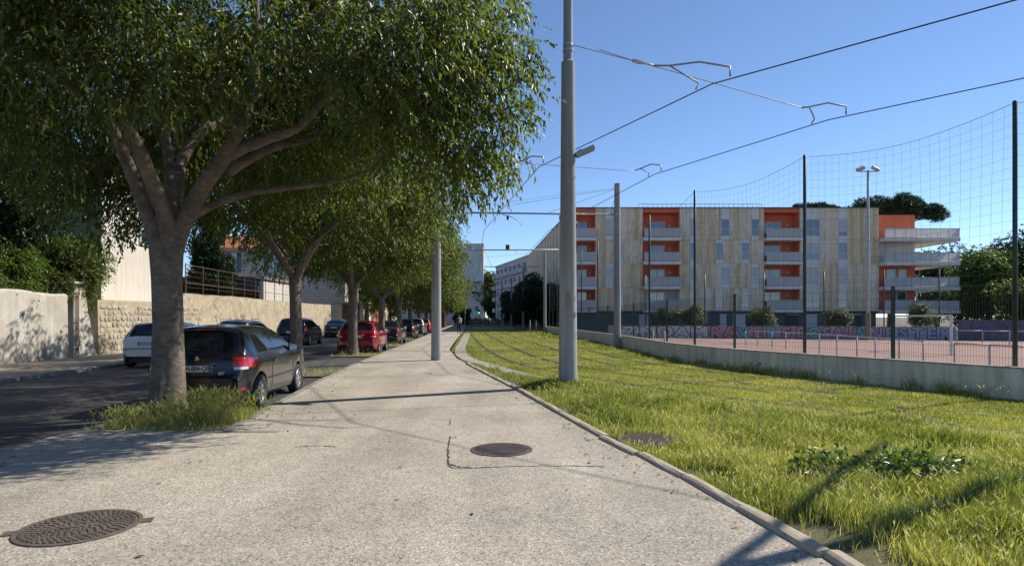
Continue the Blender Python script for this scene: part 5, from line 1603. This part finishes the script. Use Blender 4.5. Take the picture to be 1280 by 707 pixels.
# right-hand end: orange block and wrap-round balconies
XE = lx(1154); XB = lx(1194)
b = MB(); b.box(X1+.002,XE,1.6,D1,LV[0],lz(266)); b.build('end_wall', WHITEW, bl)
for (za, zb, m) in ((LV[3]+.1, lz(266)-.002, ORANGE), (LV[2]+.1, LV[3]-.3, WHITEW), (LV[1]+.1, LV[2]-.3, ORANGE), (LV[0]+.1, LV[1]-.3, ORANGE)):
    b = MB(); b.box(X1+.004,XE+.02,1.5,1.597,za,zb); b.box(XE+.002,XE+.06,1.6,D1-.2,za,zb); b.build('end_cladding', m, bl)
for r in range(4):
    z = LV[r]
    b = MB(); b.box(X1+.01,XB,-.9,7.5,z-.3,z+.12); b.build('balcony_slab', WHITEW, bl, bevel=.03)
    b = MB(); nn = 7
    for k in range(nn):
        u0, u1 = X1+.05+(XB-X1-.1)*k/nn, X1+.05+(XB-X1-.1)*(k+1)/nn; b.box(u0+.03,u1-.03,-.84,-.81,z+.17,z+1.15)
    for k in range(6):
        v0, v1 = -.8+8.2*k/6, -.8+8.2*(k+1)/6; b.box(XB-.1,XB-.07,v0+.03,v1-.03,z+.17,z+1.15)
    bo = b.build('balustrade', BALP, bl)
    b = MB(); b.box(X1+.02,XB-.03,-.86,-.79,z+1.155,z+1.2); b.box(XB-.12,XB-.05,-.79,7.4,z+1.155,z+1.2)
    for k in range(nn+1):
        u = X1+.05+(XB-X1-.17)*k/nn; b.box(u-.02,u+.02,-.85,-.8,z+.12,z+1.154)
    b.build('handrail', GALV, bo)
    if r in (0, 1):
        window(bl, XE-2.0 if r else XE-2.2, XE-1.0, z+.3, z+2.3, 1.44, 0, 0, .5, t=.09)
        if r: window(bl, X1+1.6, X1+2.8, z+.3, z+2.3, 1.44, 0, 0, 0, t=.09)
# ground floor: doors, garage panels, openings
for (p0, p1, m_, nm) in ((800,812,SHUT,'door'),(816,850,CURT,'window_band'),(902,910,SHUT,'door'),(918,934,SHUT,'garage_panel'),(936,950,CURT,'window_band'),(1008,1024,SHUT,'garage_panel'),(985,1000,CURT,'window_band'),(1061,1080,CURT,'window_band'),(958,968,SHUT,'door')):
    b = MB(); b.box(lx(p0),lx(p1),.52,.598,.1 if 'band' not in nm else 1.0,2.2); o = b.build(nm, m_, bl)
    b = MB(); b.box(lx(p0)-.06,lx(p1)+.06,.5,.52,2.2,2.28); b.build('lintel', WHITEW, o)
# side wing along the street
ang = math.atan2(56, -.066*56)
wg = empty('apartment_wing', (6.9, 74.1, -.4), ang, 'long wing of the flats with striped cladding receding along the street', 'building')
WL = 56; 
b = MB(); b.box(0, WL, -12, -.12, 0, LV[4]-.1); b.build('wall', WHITEW, wg)
b = MB(); b.box(0, WL+.1, -12.1, -.02, LV[4]-.1, LV[4]+.02); b.build('roof', GREYB, wg)
cm = {}
for r in range(4):
    for k in range(16):
        x0 = 1.0 + k*3.4; gap = 1.0 if (k+r) % 2 else .9
        key = r == 3
        if key not in cm:
            b = MB(); b.box(0,2.35,-.1,0,.02,LV[4]-LV[3]-.15 if key else 2.76); cm[key] = b.mesh('cladding_panel', CLADS[2])
        link('cladding_panel', cm[key], wg, (x0, .002, LV[r]))
        if k < 12:
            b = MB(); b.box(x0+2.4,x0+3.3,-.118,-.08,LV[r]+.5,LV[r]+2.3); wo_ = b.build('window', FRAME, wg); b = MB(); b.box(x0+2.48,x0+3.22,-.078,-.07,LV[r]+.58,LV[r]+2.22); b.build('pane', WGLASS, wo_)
b = MB(); b.box(0, WL, -.11, -.04, 0, LV[0]-.05); b.build('plinth', GREYB, wg)
b = MB(); b.box(2.2,4.4,-.09,.02,LV[2]+1.4,LV[3]+1.8); b.build('balcony_recess', ORANGE, wg)

# ---------------------------------------------------------------- other blocks closing the street
def block(name, loc_, rz, w, d, h, label, wm, floors, cols, face='y', win=(1.1,1.3), z0=.9, balc=False, roofm=None, gm=None, shutter=0.0, parapet=.4):
    root = empty(name, loc_, rz, label, 'building')
    b = MB(); b.box(0,w,0,d,0,h); b.build('wall', wm, root)
    b = MB(); b.box(-.12,w+.12,-.12,d+.12,h+.002,h+parapet); b.build('roof', roofm or wm, root)
    fh = h/floors
    for f in range(floors):
        for c in cols:
            z = f*fh + z0; x = c
            window(root, x-win[0]/2, x+win[0]/2, z, z+win[1], -.03, shutter*random.random(), 1 if win[0] > .9 else 0, 0, gm=gm, t=.08)
            if balc and f:
                b = MB(); b.box(x-1.4,x+1.4,-1.2,-.09,f*fh-.05,f*fh+.1); s_ = b.build('balcony_slab', wm, root)
                b = MB(); b.box(x-1.38,x+1.38,-1.18,-1.14,f*fh+.15,f*fh+1.05); b.build('balustrade', BALP, s_)
    return root
OFFW = wall_mat('off_white_render', (.55,.55,.54), (.46,.46,.45), .3, .05)
CREAM = wall_mat('cream_render', (.52,.45,.34), (.43,.36,.27), .5, .15)
WARMW = wall_mat('warm_white_render', (.64,.60,.53), (.54,.49,.42), .6, .15, .92)
block('tower_block', (-34, 175, -.4), 0, 25.9, 14, 22.4, 'tall white tower block standing past the end of the tree row', OFFW, 8, (24.0, 21.5, 17.5, 13.5, 9.5, 5.5), win=(1.0,1.4))
tb2 = MB(); tb2.box(-9.9,-8.2,176,178,22.4,23.4)
ang2 = math.atan2(28, -7.2)
fb = empty('balcony_flats', (3.2, 130, -.4), ang2, 'pale flats with rows of dark balconies far down the street', 'building')
b = MB(); b.box(0,30,-12,-.1,0,14.6); b.build('wall', OFFW, fb)
b = MB(); b.box(-.2,30.2,-12.2,.1,14.602,15.0); b.build('roof', OFFW, fb)
for f in range(5):
    for k in range(7):
        x = 1.5+k*4.2; z = .8+f*2.8
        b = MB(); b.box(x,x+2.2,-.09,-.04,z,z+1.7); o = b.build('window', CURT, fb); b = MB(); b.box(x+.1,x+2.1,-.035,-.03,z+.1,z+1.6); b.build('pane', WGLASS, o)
        if f:
            b = MB(); b.box(x-.4,x+2.6,-.08,1.0,z-.5,z-.36); o = b.build('balcony_slab', OFFW, fb); b = MB(); b.box(x-.38,x+2.58,.94,.98,z-.33,z+.5); b.build('balustrade', BALP, o)
# low things at the street end
for k, (x, y, w, h, lab) in enumerate(((-7.5,108,7.5,.9,'long low grey barrier across the far end of the lawn'),(2.2,101,5,1.1,'short low grey barrier before the dark trees'))):
    root = empty('street_barrier', (x,y,-.1), 0, lab, 'barrier')
    b = MB(); b.box(0,w,0,.05,h-.1,h); b.box(0,w,0,.05,h*.5,h*.5+.06); b.build('rail', GALV, root)
    for q in range(int(w/1.2)+1):
        b = MB(); b.box(q*1.2-.03,q*1.2+.03,-.06,-.002,0,h); b.build('post', GALV, root)
b = MB()
hd = [(x, 0, .6+random.random()*.3, .75) for x in np.arange(0, 18, .8)]
hg = empty('clipped_hedge', (-9.5, 128, -.3), 0, 'low green hedge closing the far end of the tramway', 'hedge')
link('foliage', leaf_mesh('hedge_leaf', hd, 1600, 5, .3, .18, LEAF, (9, 40), .2, 140, .3, .3), hg)
sg = empty('traffic_signal', (-6.3, 118, -.1), 0, 'small traffic signal showing green at the far crossing', 'traffic signal')
b = MB(); b.tube([(0,0,0),(0,0,2.2)], .06, 8); b.build('pole', DKMET, sg)
b = MB(); b.box(-.22,.22,-.15,.15,2.2,3.0); b.build('housing', DKMET, sg, bevel=.03)
ml, ntl, bsl = nodes_of('signal_green'); bsl.inputs['Base Color'].default_value = (.02,.5,.15,1); bsl.inputs['Emission Color'].default_value = (.05,1,.35,1); bsl.inputs['Emission Strength'].default_value = 1.2
b = MB(); b.box(-.16,.16,-.18,-.155,2.28,2.6); b.build('green_lamp', ml, sg)
# red brick posts by the walker
for k, (x, y) in enumerate(((-10.3, 92), (-10.9, 99))):
    root = empty('brick_pier', (x,y,0), 0, 'red brick pier beside the footpath under the far trees', 'pier', 'brick piers under the far trees')
    BR = mat('red_brick', (.2,.075,.05), .9, 0, .3, 6)
    b = MB(); b.box(-.3,.3,-.3,.3,0,2.3); b.build('shaft', BR, root); b = MB(); b.box(-.36,.36,-.36,.36,2.302,2.42); b.build('cap', CONC, root)

# ---------------------------------------------------------------- across the road: walls and houses
RENDW = wall_mat('old_white_render', (.52,.49,.43), (.36,.32,.27), 1.1, .4, .9)
def along(name, y0, y1, off, h, th, m, label, cat='wall', bevel=.02, parent=None, z0=-.1):
    """a wall piece running with the street, its street face at WALLX+off"""
    a = Vector((WALLX(y0)+off, y0, 0)); L = math.hypot(y1-y0, .07*(y1-y0)); rz = math.atan2(1, -.07)
    root = empty(name, tuple(a), rz, label, cat)
    return root, L
w1, L_ = along('rendered_wall', 5.0, 23.4, 0, 2.5, .3, RENDW, 'stained white rendered garden wall in dappled shade')
b = MB(); n = 24
for k in range(n):
    x0, x1 = L_*k/n, L_*(k+1)/n; za, zb = 2.42+.05*math.sin(k*1.3), 2.42+.05*math.sin((k+1)*1.3)
    b.add([(x0,0,-.1),(x1,0,-.1),(x1,.32,-.1),(x0,.32,-.1),(x0,.03,za-.05),(x1,.03,zb-.05),(x1,.29,zb-.05),(x0,.29,za-.05),(x0,.16,za+.03),(x1,.16,zb+.03)],
          [(0,4,5,1),(3,2,6,7),(4,8,9,5),(7,6,9,8)] + ([(0,3,7,8,4)] if k == 0 else []) + ([(1,5,9,6,2)] if k == n-1 else []))
b.build('masonry', RENDW, w1)
gp, L_ = along('gate_pillar', 23.75, 25.4, 0, 2.6, .6, RENDW, 'cream stepped gate pillar between the rendered and stone walls', 'pillar')
b = MB(); b.add([(0,0,-.1),(1.5,0,-.1),(1.5,.8,-.1),(0,.8,-.1),(.12,.1,1.7),(1.05,.1,1.75),(1.05,.8,1.75),(.12,.8,1.7),(.18,.12,2.75),(.85,.12,2.8),(.85,.8,2.8),(.18,.8,2.75)],
       [(0,1,5,4),(1,2,6,5),(2,3,7,6),(3,0,4,7),(4,5,9,8),(5,6,10,9),(6,7,11,10),(7,4,8,11),(8,9,10,11)]); b.build('shaft', RENDW, gp, bevel=.05)
b = MB(); b.box(.1,.95,.06,.82,2.83,2.93); b.build('cap', RENDW, gp, bevel=.03)
gt, L_ = along('garden_gate', 23.45, 23.75, .3, 2, .1, RUST, 'narrow rusty iron gate beside the pillar', 'gate')
for k in range(4):
    b = MB(); b.box(.04+k*.07,.06+k*.07,.1,.12,0,2.5); b.build('bar', RUST, gt)
for z in (.3,1.3,2.3):
    b = MB(); b.box(0,.3,.122,.14,z,z+.04); b.build('rail', RUST, gt)

# stone wall with separate stones in its nearer stretch
SW_M = wall_mat('lime_mortar', (.50,.43,.31), (.32,.27,.19), 1.3, 1.0, .97)
def rubble(m):
    nt = m.node_tree; b = nt.nodes['Principled BSDF']; src_ = b.inputs['Base Color'].links[0].from_socket
    v = nt.nodes.new('ShaderNodeTexVoronoi'); v.feature = 'F1'; v.inputs['Scale'].default_value = 3.6; nt.links.new(coords(nt, 'Object', (1, .3, 1.35)), v.inputs['Vector'])
    e = nt.nodes.new('ShaderNodeTexVoronoi'); e.feature = 'DISTANCE_TO_EDGE'; e.inputs['Scale'].default_value = 3.6; nt.links.new(coords(nt, 'Object', (1, .3, 1.35)), e.inputs['Vector'])
    sep = nt.nodes.new('ShaderNodeSeparateColor'); nt.links.new(v.outputs['Color'], sep.inputs[0])
    tone = ramp(nt, sep.outputs[0], [(0, .72), (1, 1.15)]); ed = ramp(nt, e.outputs['Distance'], [(.0, .62), (.09, 1.0)])
    msk = ramp(nt, noise_n(nt, .7, 4, .6, coords(nt)), [(.4, 0.0), (.6, 1.0)])
    c = mixcol(nt, 1.0, src_, tone, 'MULTIPLY'); c = mixcol(nt, 1.0, c, ed, 'MULTIPLY')
    nt.links.new(mixcol(nt, msk, src_, c), b.inputs['Base Color'])
rubble(SW_M)
STONES = [wall_mat('wall_stone_%d' % k, c, tuple(v*.7 for v in c), 2.5, .6, .97) for k, c in enumerate(((.46,.40,.30),(.54,.49,.39),(.38,.32,.24),(.44,.40,.34)))]
sw, L_ = along('stone_wall', 25.3, 68, 0, 2.6, .5, SW_M, 'long rough stone garden wall behind the cars across the road')
n = 60; b = MB()
def swtop(x): return (2.25 if x < 7.4 else 2.85) + .03*math.sin(x*.5) + .012*math.sin(x*2.3)
for k in range(n):
    x0, x1 = L_*k/n, L_*(k+1)/n; za, zb = swtop(x0+.01), swtop(x1-.01)
    b.add([(x0,0,-.1),(x1,0,-.1),(x1,.5,-.1),(x0,.5,-.1),(x0,.05,za),(x1,.05,zb),(x1,.45,zb),(x0,.45,za)], [(0,4,5,1),(4,7,6,5),(3,2,6,7),(0,3,7,4),(1,5,6,2)])
b.build('masonry', SW_M, sw)
stone_me = []
for k in range(10):
    r_ = random.Random(k); nn = r_.choice([6,7,8]); P = []
    for q in range(nn):
        a = 2*math.pi*q/nn + r_.uniform(-.2,.2); rr_ = r_.uniform(.8,1.1); P.append((rr_*math.cos(a), rr_*math.sin(a)))
    vs = [(p[0],0.05,p[1]) for p in P] + [(p[0]*.93,-.6,p[1]*.93) for p in P] + [(p[0]*.7,-1,p[1]*.7) for p in P]
    fs = [(q,q+nn,(q+1)%nn+nn,(q+1)%nn) for q in range(nn)] + [(q+nn,q+2*nn,(q+1)%nn+2*nn,(q+1)%nn+nn) for q in range(nn)] + [tuple(range(2*nn,3*nn))]
    b = MB(); b.add(vs, [tuple(reversed(f)) for f in fs]); stone_me.append([b.mesh('stone', m) for m in STONES])
cnt = 0; z = .12; r_ = random.Random(5)
while z < 2.05 and cnt < 296:
    rowh = r_.uniform(.17,.27); x = r_.uniform(.05,.2)
    while x < 9.5 and cnt < 296:
        w_ = r_.uniform(.2,.5)
        if r_.random() < .86:
            link('stone', r_.choice(r_.choice(stone_me)), sw, (x+w_/2, -.004+.05*z/2.2, z+rowh/2+r_.uniform(-.02,.02)), (0, r_.uniform(-.15,.15), 0), (w_*.56, r_.uniform(.018,.045), rowh*.58)); cnt += 1
        x += w_ + .02
    z += rowh + .015
# white building standing on the stone wall
wb, L_ = along('white_building', 26.4, 32.9, -.55, 8, .3, WARMW, 'plain white building rising straight from the stone wall', 'building')
b = MB(); b.box(0,L_,0,9,0,8.2); b.build('wall', WARMW, wb)
b = MB(); b.box(-.25,L_+.25,-.25,9.2,8.202,8.4); b.build('roof', mat('terracotta_roof', (.42,.16,.08), .85, 0, .25, 3), wb)
window(wb, 3.0,4.1,5.0,6.6,-.06, .6, 1, 0)
me_ = text_mesh('scribble', 'oska', .42, mat('scribble_grey', (.38,.35,.31), .9), .001)
link('graffiti_scribble', me_, wb, (4.9, -.006, 2.75), (R(90),0,0))

# house with red tiles
def stone_house_mat():
    m, nt, b = nodes_of('stone_house_wall')
    v = coords(nt); br = nt.nodes.new('ShaderNodeTexBrick'); nt.links.new(coords(nt, 'Object', (1,1,1)), br.inputs['Vector'])
    mp = nt.nodes.new('ShaderNodeMapping'); mp.inputs['Rotation'].default_value = (R(90),0,0); nt.links.new(v, mp.inputs['Vector']); nt.links.new(mp.outputs[0], br.inputs['Vector'])
    br.inputs['Scale'].default_value = 1.0; br.inputs['Brick Width'].default_value = .55; br.inputs['Row Height'].default_value = .32; br.inputs['Mortar Size'].default_value = .045
    br.inputs['Color1'].default_value = (.30,.27,.24,1); br.inputs['Color2'].default_value = (.38,.35,.32,1); br.inputs['Mortar'].default_value = (.47,.45,.42,1)
    nt.links.new(br.outputs[0], b.inputs['Base Color']); b.inputs['Roughness'].default_value = .9
    add_bump(nt, b, br.outputs['Fac'], -.6, .03)
    return m
HST = stone_house_mat()
TILE = mat('roof_tile', (.50,.20,.10), .85, 0, .3, 4)
hs = empty('stone_house', (-36.5, 75, 0), 0, 'old stone house with red tiled roof and blue shutters', 'house')
b = MB(); b.box(0,16.1,0,9,0,9.75); b.build('wall', HST, hs)
b = MB()
for k in range(55):                                  # courses of round tiles
    x = -.45 + k*.31
    b.tube([(x,-.5,9.78),(x,4.5,11.95)], .13, 6, 0, True)
for k in range(10):
    f = k/10; b.bar((-.5,-.5+5*f,9.80+2.17*f+.09), (16.5,-.5+5*f,9.80+2.17*f+.09), .05, .1)
b.add([(-.5,-.5,9.76),(16.6,-.5,9.76),(16.6,4.5,11.94),(-.5,4.5,11.94),(16.6,9.5,9.76),(-.5,9.5,9.76)], [(0,1,2,3),(3,2,4,5)])
rf = b.build('roof', TILE, hs)
b = MB(); b.box(-.45,16.55,-.55,-.5,9.62,9.76); b.build('gutter', CREAM, rf)
b = MB(); b.add([(0,.02,9.75),(0,8.98,9.75),(0,4.5,11.7),(16.1,.02,9.75),(16.1,8.98,9.75),(16.1,4.5,11.7)], [(0,1,2),(3,5,4)]); b.build('gable', CREAM, hs)
b = MB(); b.box(16.1,16.16,.0,9,0,9.7); b.build('end_render', CREAM, hs)
BLUE = mat('blue_shutter', (.06,.12,.2), .7); 
for (px0, px1, p0, p1) in ((290,296,317,340),(336,350,319,343),(388,394,338,345)):
    k = 75/FPX; xa, xb = (px0-640)*k+36.5, (px1-640)*k+36.5; za, zb = 1.55+(396-p1)*k, 1.55+(396-p0)*k
    w_ = window(hs, xa, xb, za, zb, -.05, 0, 1, 0, t=.09)
    for s_ in (0, 1):
        b = MB(); x_ = xa-.55 if s_ == 0 else xb+.02
        b.box(x_,x_+.5,-.08,-.03,za,zb); b.build('shutter', BLUE, w_)
    b = MB(); b.box(xa-.1,xb+.1,-.14,-.02,za-.14,za-.02); b.build('sill', CREAM, w_)
# annex with porch
an = empty('house_annex', (-36.5, 60, 0), 0, 'low flat-roofed annex with open porch and bright cream side wall', 'building')
b = MB(); b.box(0,12.3,3.2,9.5,0,5.2); b.box(11.9,12.3,0,3.2,0,5.2); b.build('wall', WARMW, an)
b = MB(); b.box(-.4,12.5,-.4,9.7,5.202,5.45); b.build('roof', wall_mat('flat_roof', (.2,.18,.16), (.15,.135,.12), 1), an)
b = MB(); b.box(-.3,11.88,-.3,-.1,4.0,5.2); b.build('fascia', mat('porch_fascia', (.10,.095,.11), .8), an)
for x in (.5,3.4,6.3,9.2):
    b = MB(); b.box(x-.14,x+.14,0,.28,0,4.0); b.build('porch_post', WARMW, an)
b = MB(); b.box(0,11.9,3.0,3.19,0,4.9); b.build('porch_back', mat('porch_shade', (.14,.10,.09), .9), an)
# iron fence on top of the stone wall
fe, L_ = along('iron_fence', 33.6, 56, -.25, 1, .1, RUST, 'rusty iron railing standing on the stone wall top', 'fence')
for k in range(int(L_/2.2)+1):
    b = MB(); b.box(k*2.2-.02,k*2.2+.02,-.02,.02,2.8,4.5); b.build('post', RUST, fe)
for z in (3.4,4.4):
    b = MB(); b.box(0,L_,-.015,.015,z,z+.03); b.build('rail', RUST, fe)
for k in range(int(L_/.22)):
    pass
tag(mesh_panel(Vector((0,.036,0)), Vector((L_,.036,0)), 2.88, 4.4, .35, .3, .006, .006).build('wire_infill', RUST, fe), kind='stuff')
# small porch and the row of houses further on
pc = empty('street_porch', (-19.6, 69.5, 0), math.atan2(1,-.07)-math.pi/2, 'small flat-roofed porch with two pillars at the wall end', 'porch')
for x in (0.2, 2.6):
    b = MB(); b.box(x-.22,x+.22,0,.45,0,3.0); b.build('pillar', CREAM, pc)
b = MB(); b.box(-.5,3.4,-.5,2.4,3.002,3.25); b.build('canopy', KERBG, pc)
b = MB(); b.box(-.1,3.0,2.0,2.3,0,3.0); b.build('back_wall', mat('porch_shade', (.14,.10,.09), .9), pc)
ra = math.atan2(1,-.07)
TERR = [(76.2,84.5,-.1,9.6,CREAM,'cream rendered house end beside the stone house'), (84.7,96,.0,7.6,WARMW,'white fronted terrace house with dark doorway'), (96.2,107,.05,7.2,mat('red_front', (.42,.11,.07), .85),'red fronted terrace house next to the white one'), (107.2,122,0,6.5,CREAM,'low beige terrace house far down the street'), (122.2,140,0,8,OFFW,'pale far terrace house under the trees')]
for k, (y0, y1, off, h, m, lab) in enumerate(TERR):
    L_ = y1-y0
    root = empty('terrace_house', (WALLX(y0)+off, y0, 0), ra, lab, 'house')
    b = MB(); b.box(0,L_,0,9,0,h); b.build('wall', m, root)
    b = MB(); b.add([(-.1,-.4,h),(L_+.1,-.4,h),(L_+.1,4.5,h+1.7),(-.1,4.5,h+1.7),(L_+.1,9.2,h),(-.1,9.2,h)], [(0,1,2,3),(3,2,4,5),(1,4,2),(0,3,5)]); b.build('roof', TILE, root)
    for f in range(2):
        for q in range(max(1, int(L_/3.2))):
            x = 1.6 + q*3.0
            if f == 0 and q == 1:
                b = MB(); b.box(x-.5,x+.5,-.06,-.002,0,2.3); d_ = b.build('door', CURT, root); b = MB(); b.box(x+.34,x+.4,-.1,-.062,1.0,1.12); b.build('handle', CHROME, d_)
            else: window(root, x-.5, x+.5, 1.0+f*3.2, 2.6+f*3.2, -.06, .4*random.random(), 1, 0)

# ---------------------------------------------------------------- the walker
SKIN = mat('skin', (.36,.22,.16), .55); SHIRT = mat('white_shirt', (.78,.78,.8), .85); JEAN = mat('dark_jeans', (.022,.028,.045), .9); HAIR = mat('grey_hair', (.34,.32,.30), .8); BAG = mat('black_bag', (.012,.013,.018), .7); SHOE = mat('dark_shoe', (.05,.03,.022), .6)
def skin_mesh(name, nodes, edges, m, parent, root_i=0, lv=2):
    me = bpy.data.meshes.new(name); me.from_pydata([n[:3] for n in nodes], edges, []); me.materials.append(m)
    o = bpy.data.objects.new(name, me); COL.objects.link(o)
    sk = o.modifiers.new('skin', 'SKIN'); sk.use_smooth_shade = True
    if not me.skin_vertices: me.skin_vertices.new()
    for i, n in enumerate(nodes):
        v = me.skin_vertices[0].data[i]; v.radius = (n[3], n[4] if len(n) > 4 else n[3]); v.use_root = (i == root_i)
    ss = o.modifiers.new('sub', 'SUBSURF'); ss.levels = lv; ss.render_levels = lv
    em = bpy.data.meshes.new_from_object(o.evaluated_get(bpy.context.evaluated_depsgraph_get()))
    bpy.data.objects.remove(o)
    em.materials.clear(); em.materials.append(m)
    em.polygons.foreach_set('use_smooth', [True]*len(em.polygons))
    return link(name, em, parent)
pw = empty('person', (-4.92, 57.2, .0), .05, 'walker in white shirt and dark jeans carrying a black backpack', 'person')
# body (skin-coloured, one surface), facing +Y away from the camera, mid stride
N = [(0,0,.95,.13,.10),(0,.01,1.15,.125,.09),(0,.02,1.36,.16,.095),(0,.02,1.49,.055),(0,.045,1.60,.085,.095),(0,.05,1.70,.07,.08),
     (.17,.02,1.41,.058),(.21,.0,1.15,.045),(.20,.10,.93,.036),(.20,.14,.84,.03),
     (-.17,.02,1.41,.058),(-.21,-.06,1.15,.045),(-.21,.0,.92,.036),(-.21,.03,.83,.03),
     (.09,0,.88,.09),(.10,.13,.50,.065),(.10,.12,.10,.045),(.10,.22,.04,.035),
     (-.09,0,.88,.09),(-.10,.02,.49,.065),(-.10,-.2,.13,.045),(-.10,-.13,.04,.035)]
E = [(0,1),(1,2),(2,3),(3,4),(4,5),(2,6),(6,7),(7,8),(8,9),(2,10),(10,11),(11,12),(12,13),(0,14),(14,15),(15,16),(16,17),(0,18),(18,19),(19,20),(20,21)]
body = skin_mesh('body', N, E, SKIN, pw)
gr = lambda idx, d: [tuple(N[i][:3]) + tuple(r + d for r in N[i][3:]) for i in idx]
skin_mesh('shirt', [(0,0,.9,.15,.115)] + gr([1,2],.02) + [(0,.02,1.44,.085)] + gr([6,7],.022) + [(.205,.05,1.04,.055)] + gr([10,11],.022) + [(-.21,-.03,1.04,.055)], [(0,1),(1,2),(2,3),(2,4),(4,5),(5,6),(2,7),(7,8),(8,9)], SHIRT, pw)
skin_mesh('trousers', [(0,0,.95,.14,.11)] + gr([14,15],.02) + [(.10,.12,.12,.062)] + gr([18,19],.02) + [(-.10,-.18,.16,.062)], [(0,1),(1,2),(2,3),(0,4),(4,5),(5,6)], JEAN, pw)
skin_mesh('hair', [(0,.02,1.63,.088,.08),(0,.035,1.70,.085,.085)], [(0,1)], HAIR, pw)
for (x, y, z) in ((.10,.19,.04),(-.10,-.16,.05)):
    skin_mesh('shoe', [(x,y-.06,z+.01,.05,.045),(x,y+.09,z-.005,.045,.035)], [(0,1)], SHOE, pw)
bgp = empty('backpack', (-5.02, 57.0, .0), .05, 'black backpack slung on the walker\'s left shoulder', 'bag')
b = MB(); b.box(-.17,.13,-.17,.04,.98,1.44); b.build('sack', BAG, bgp, True, bevel=.06, seg=4)
b = MB(); b.tube([(-.1,.02,1.42),(-.08,.2,1.47),(-.06,.34,1.35),(-.08,.32,1.1)], .02, 6); b.build('strap', BAG, bgp, True)
b = MB(); b.box(-.13,.09,-.215,-.172,1.02,1.22); b.build('pocket', BAG, bgp, bevel=.03)
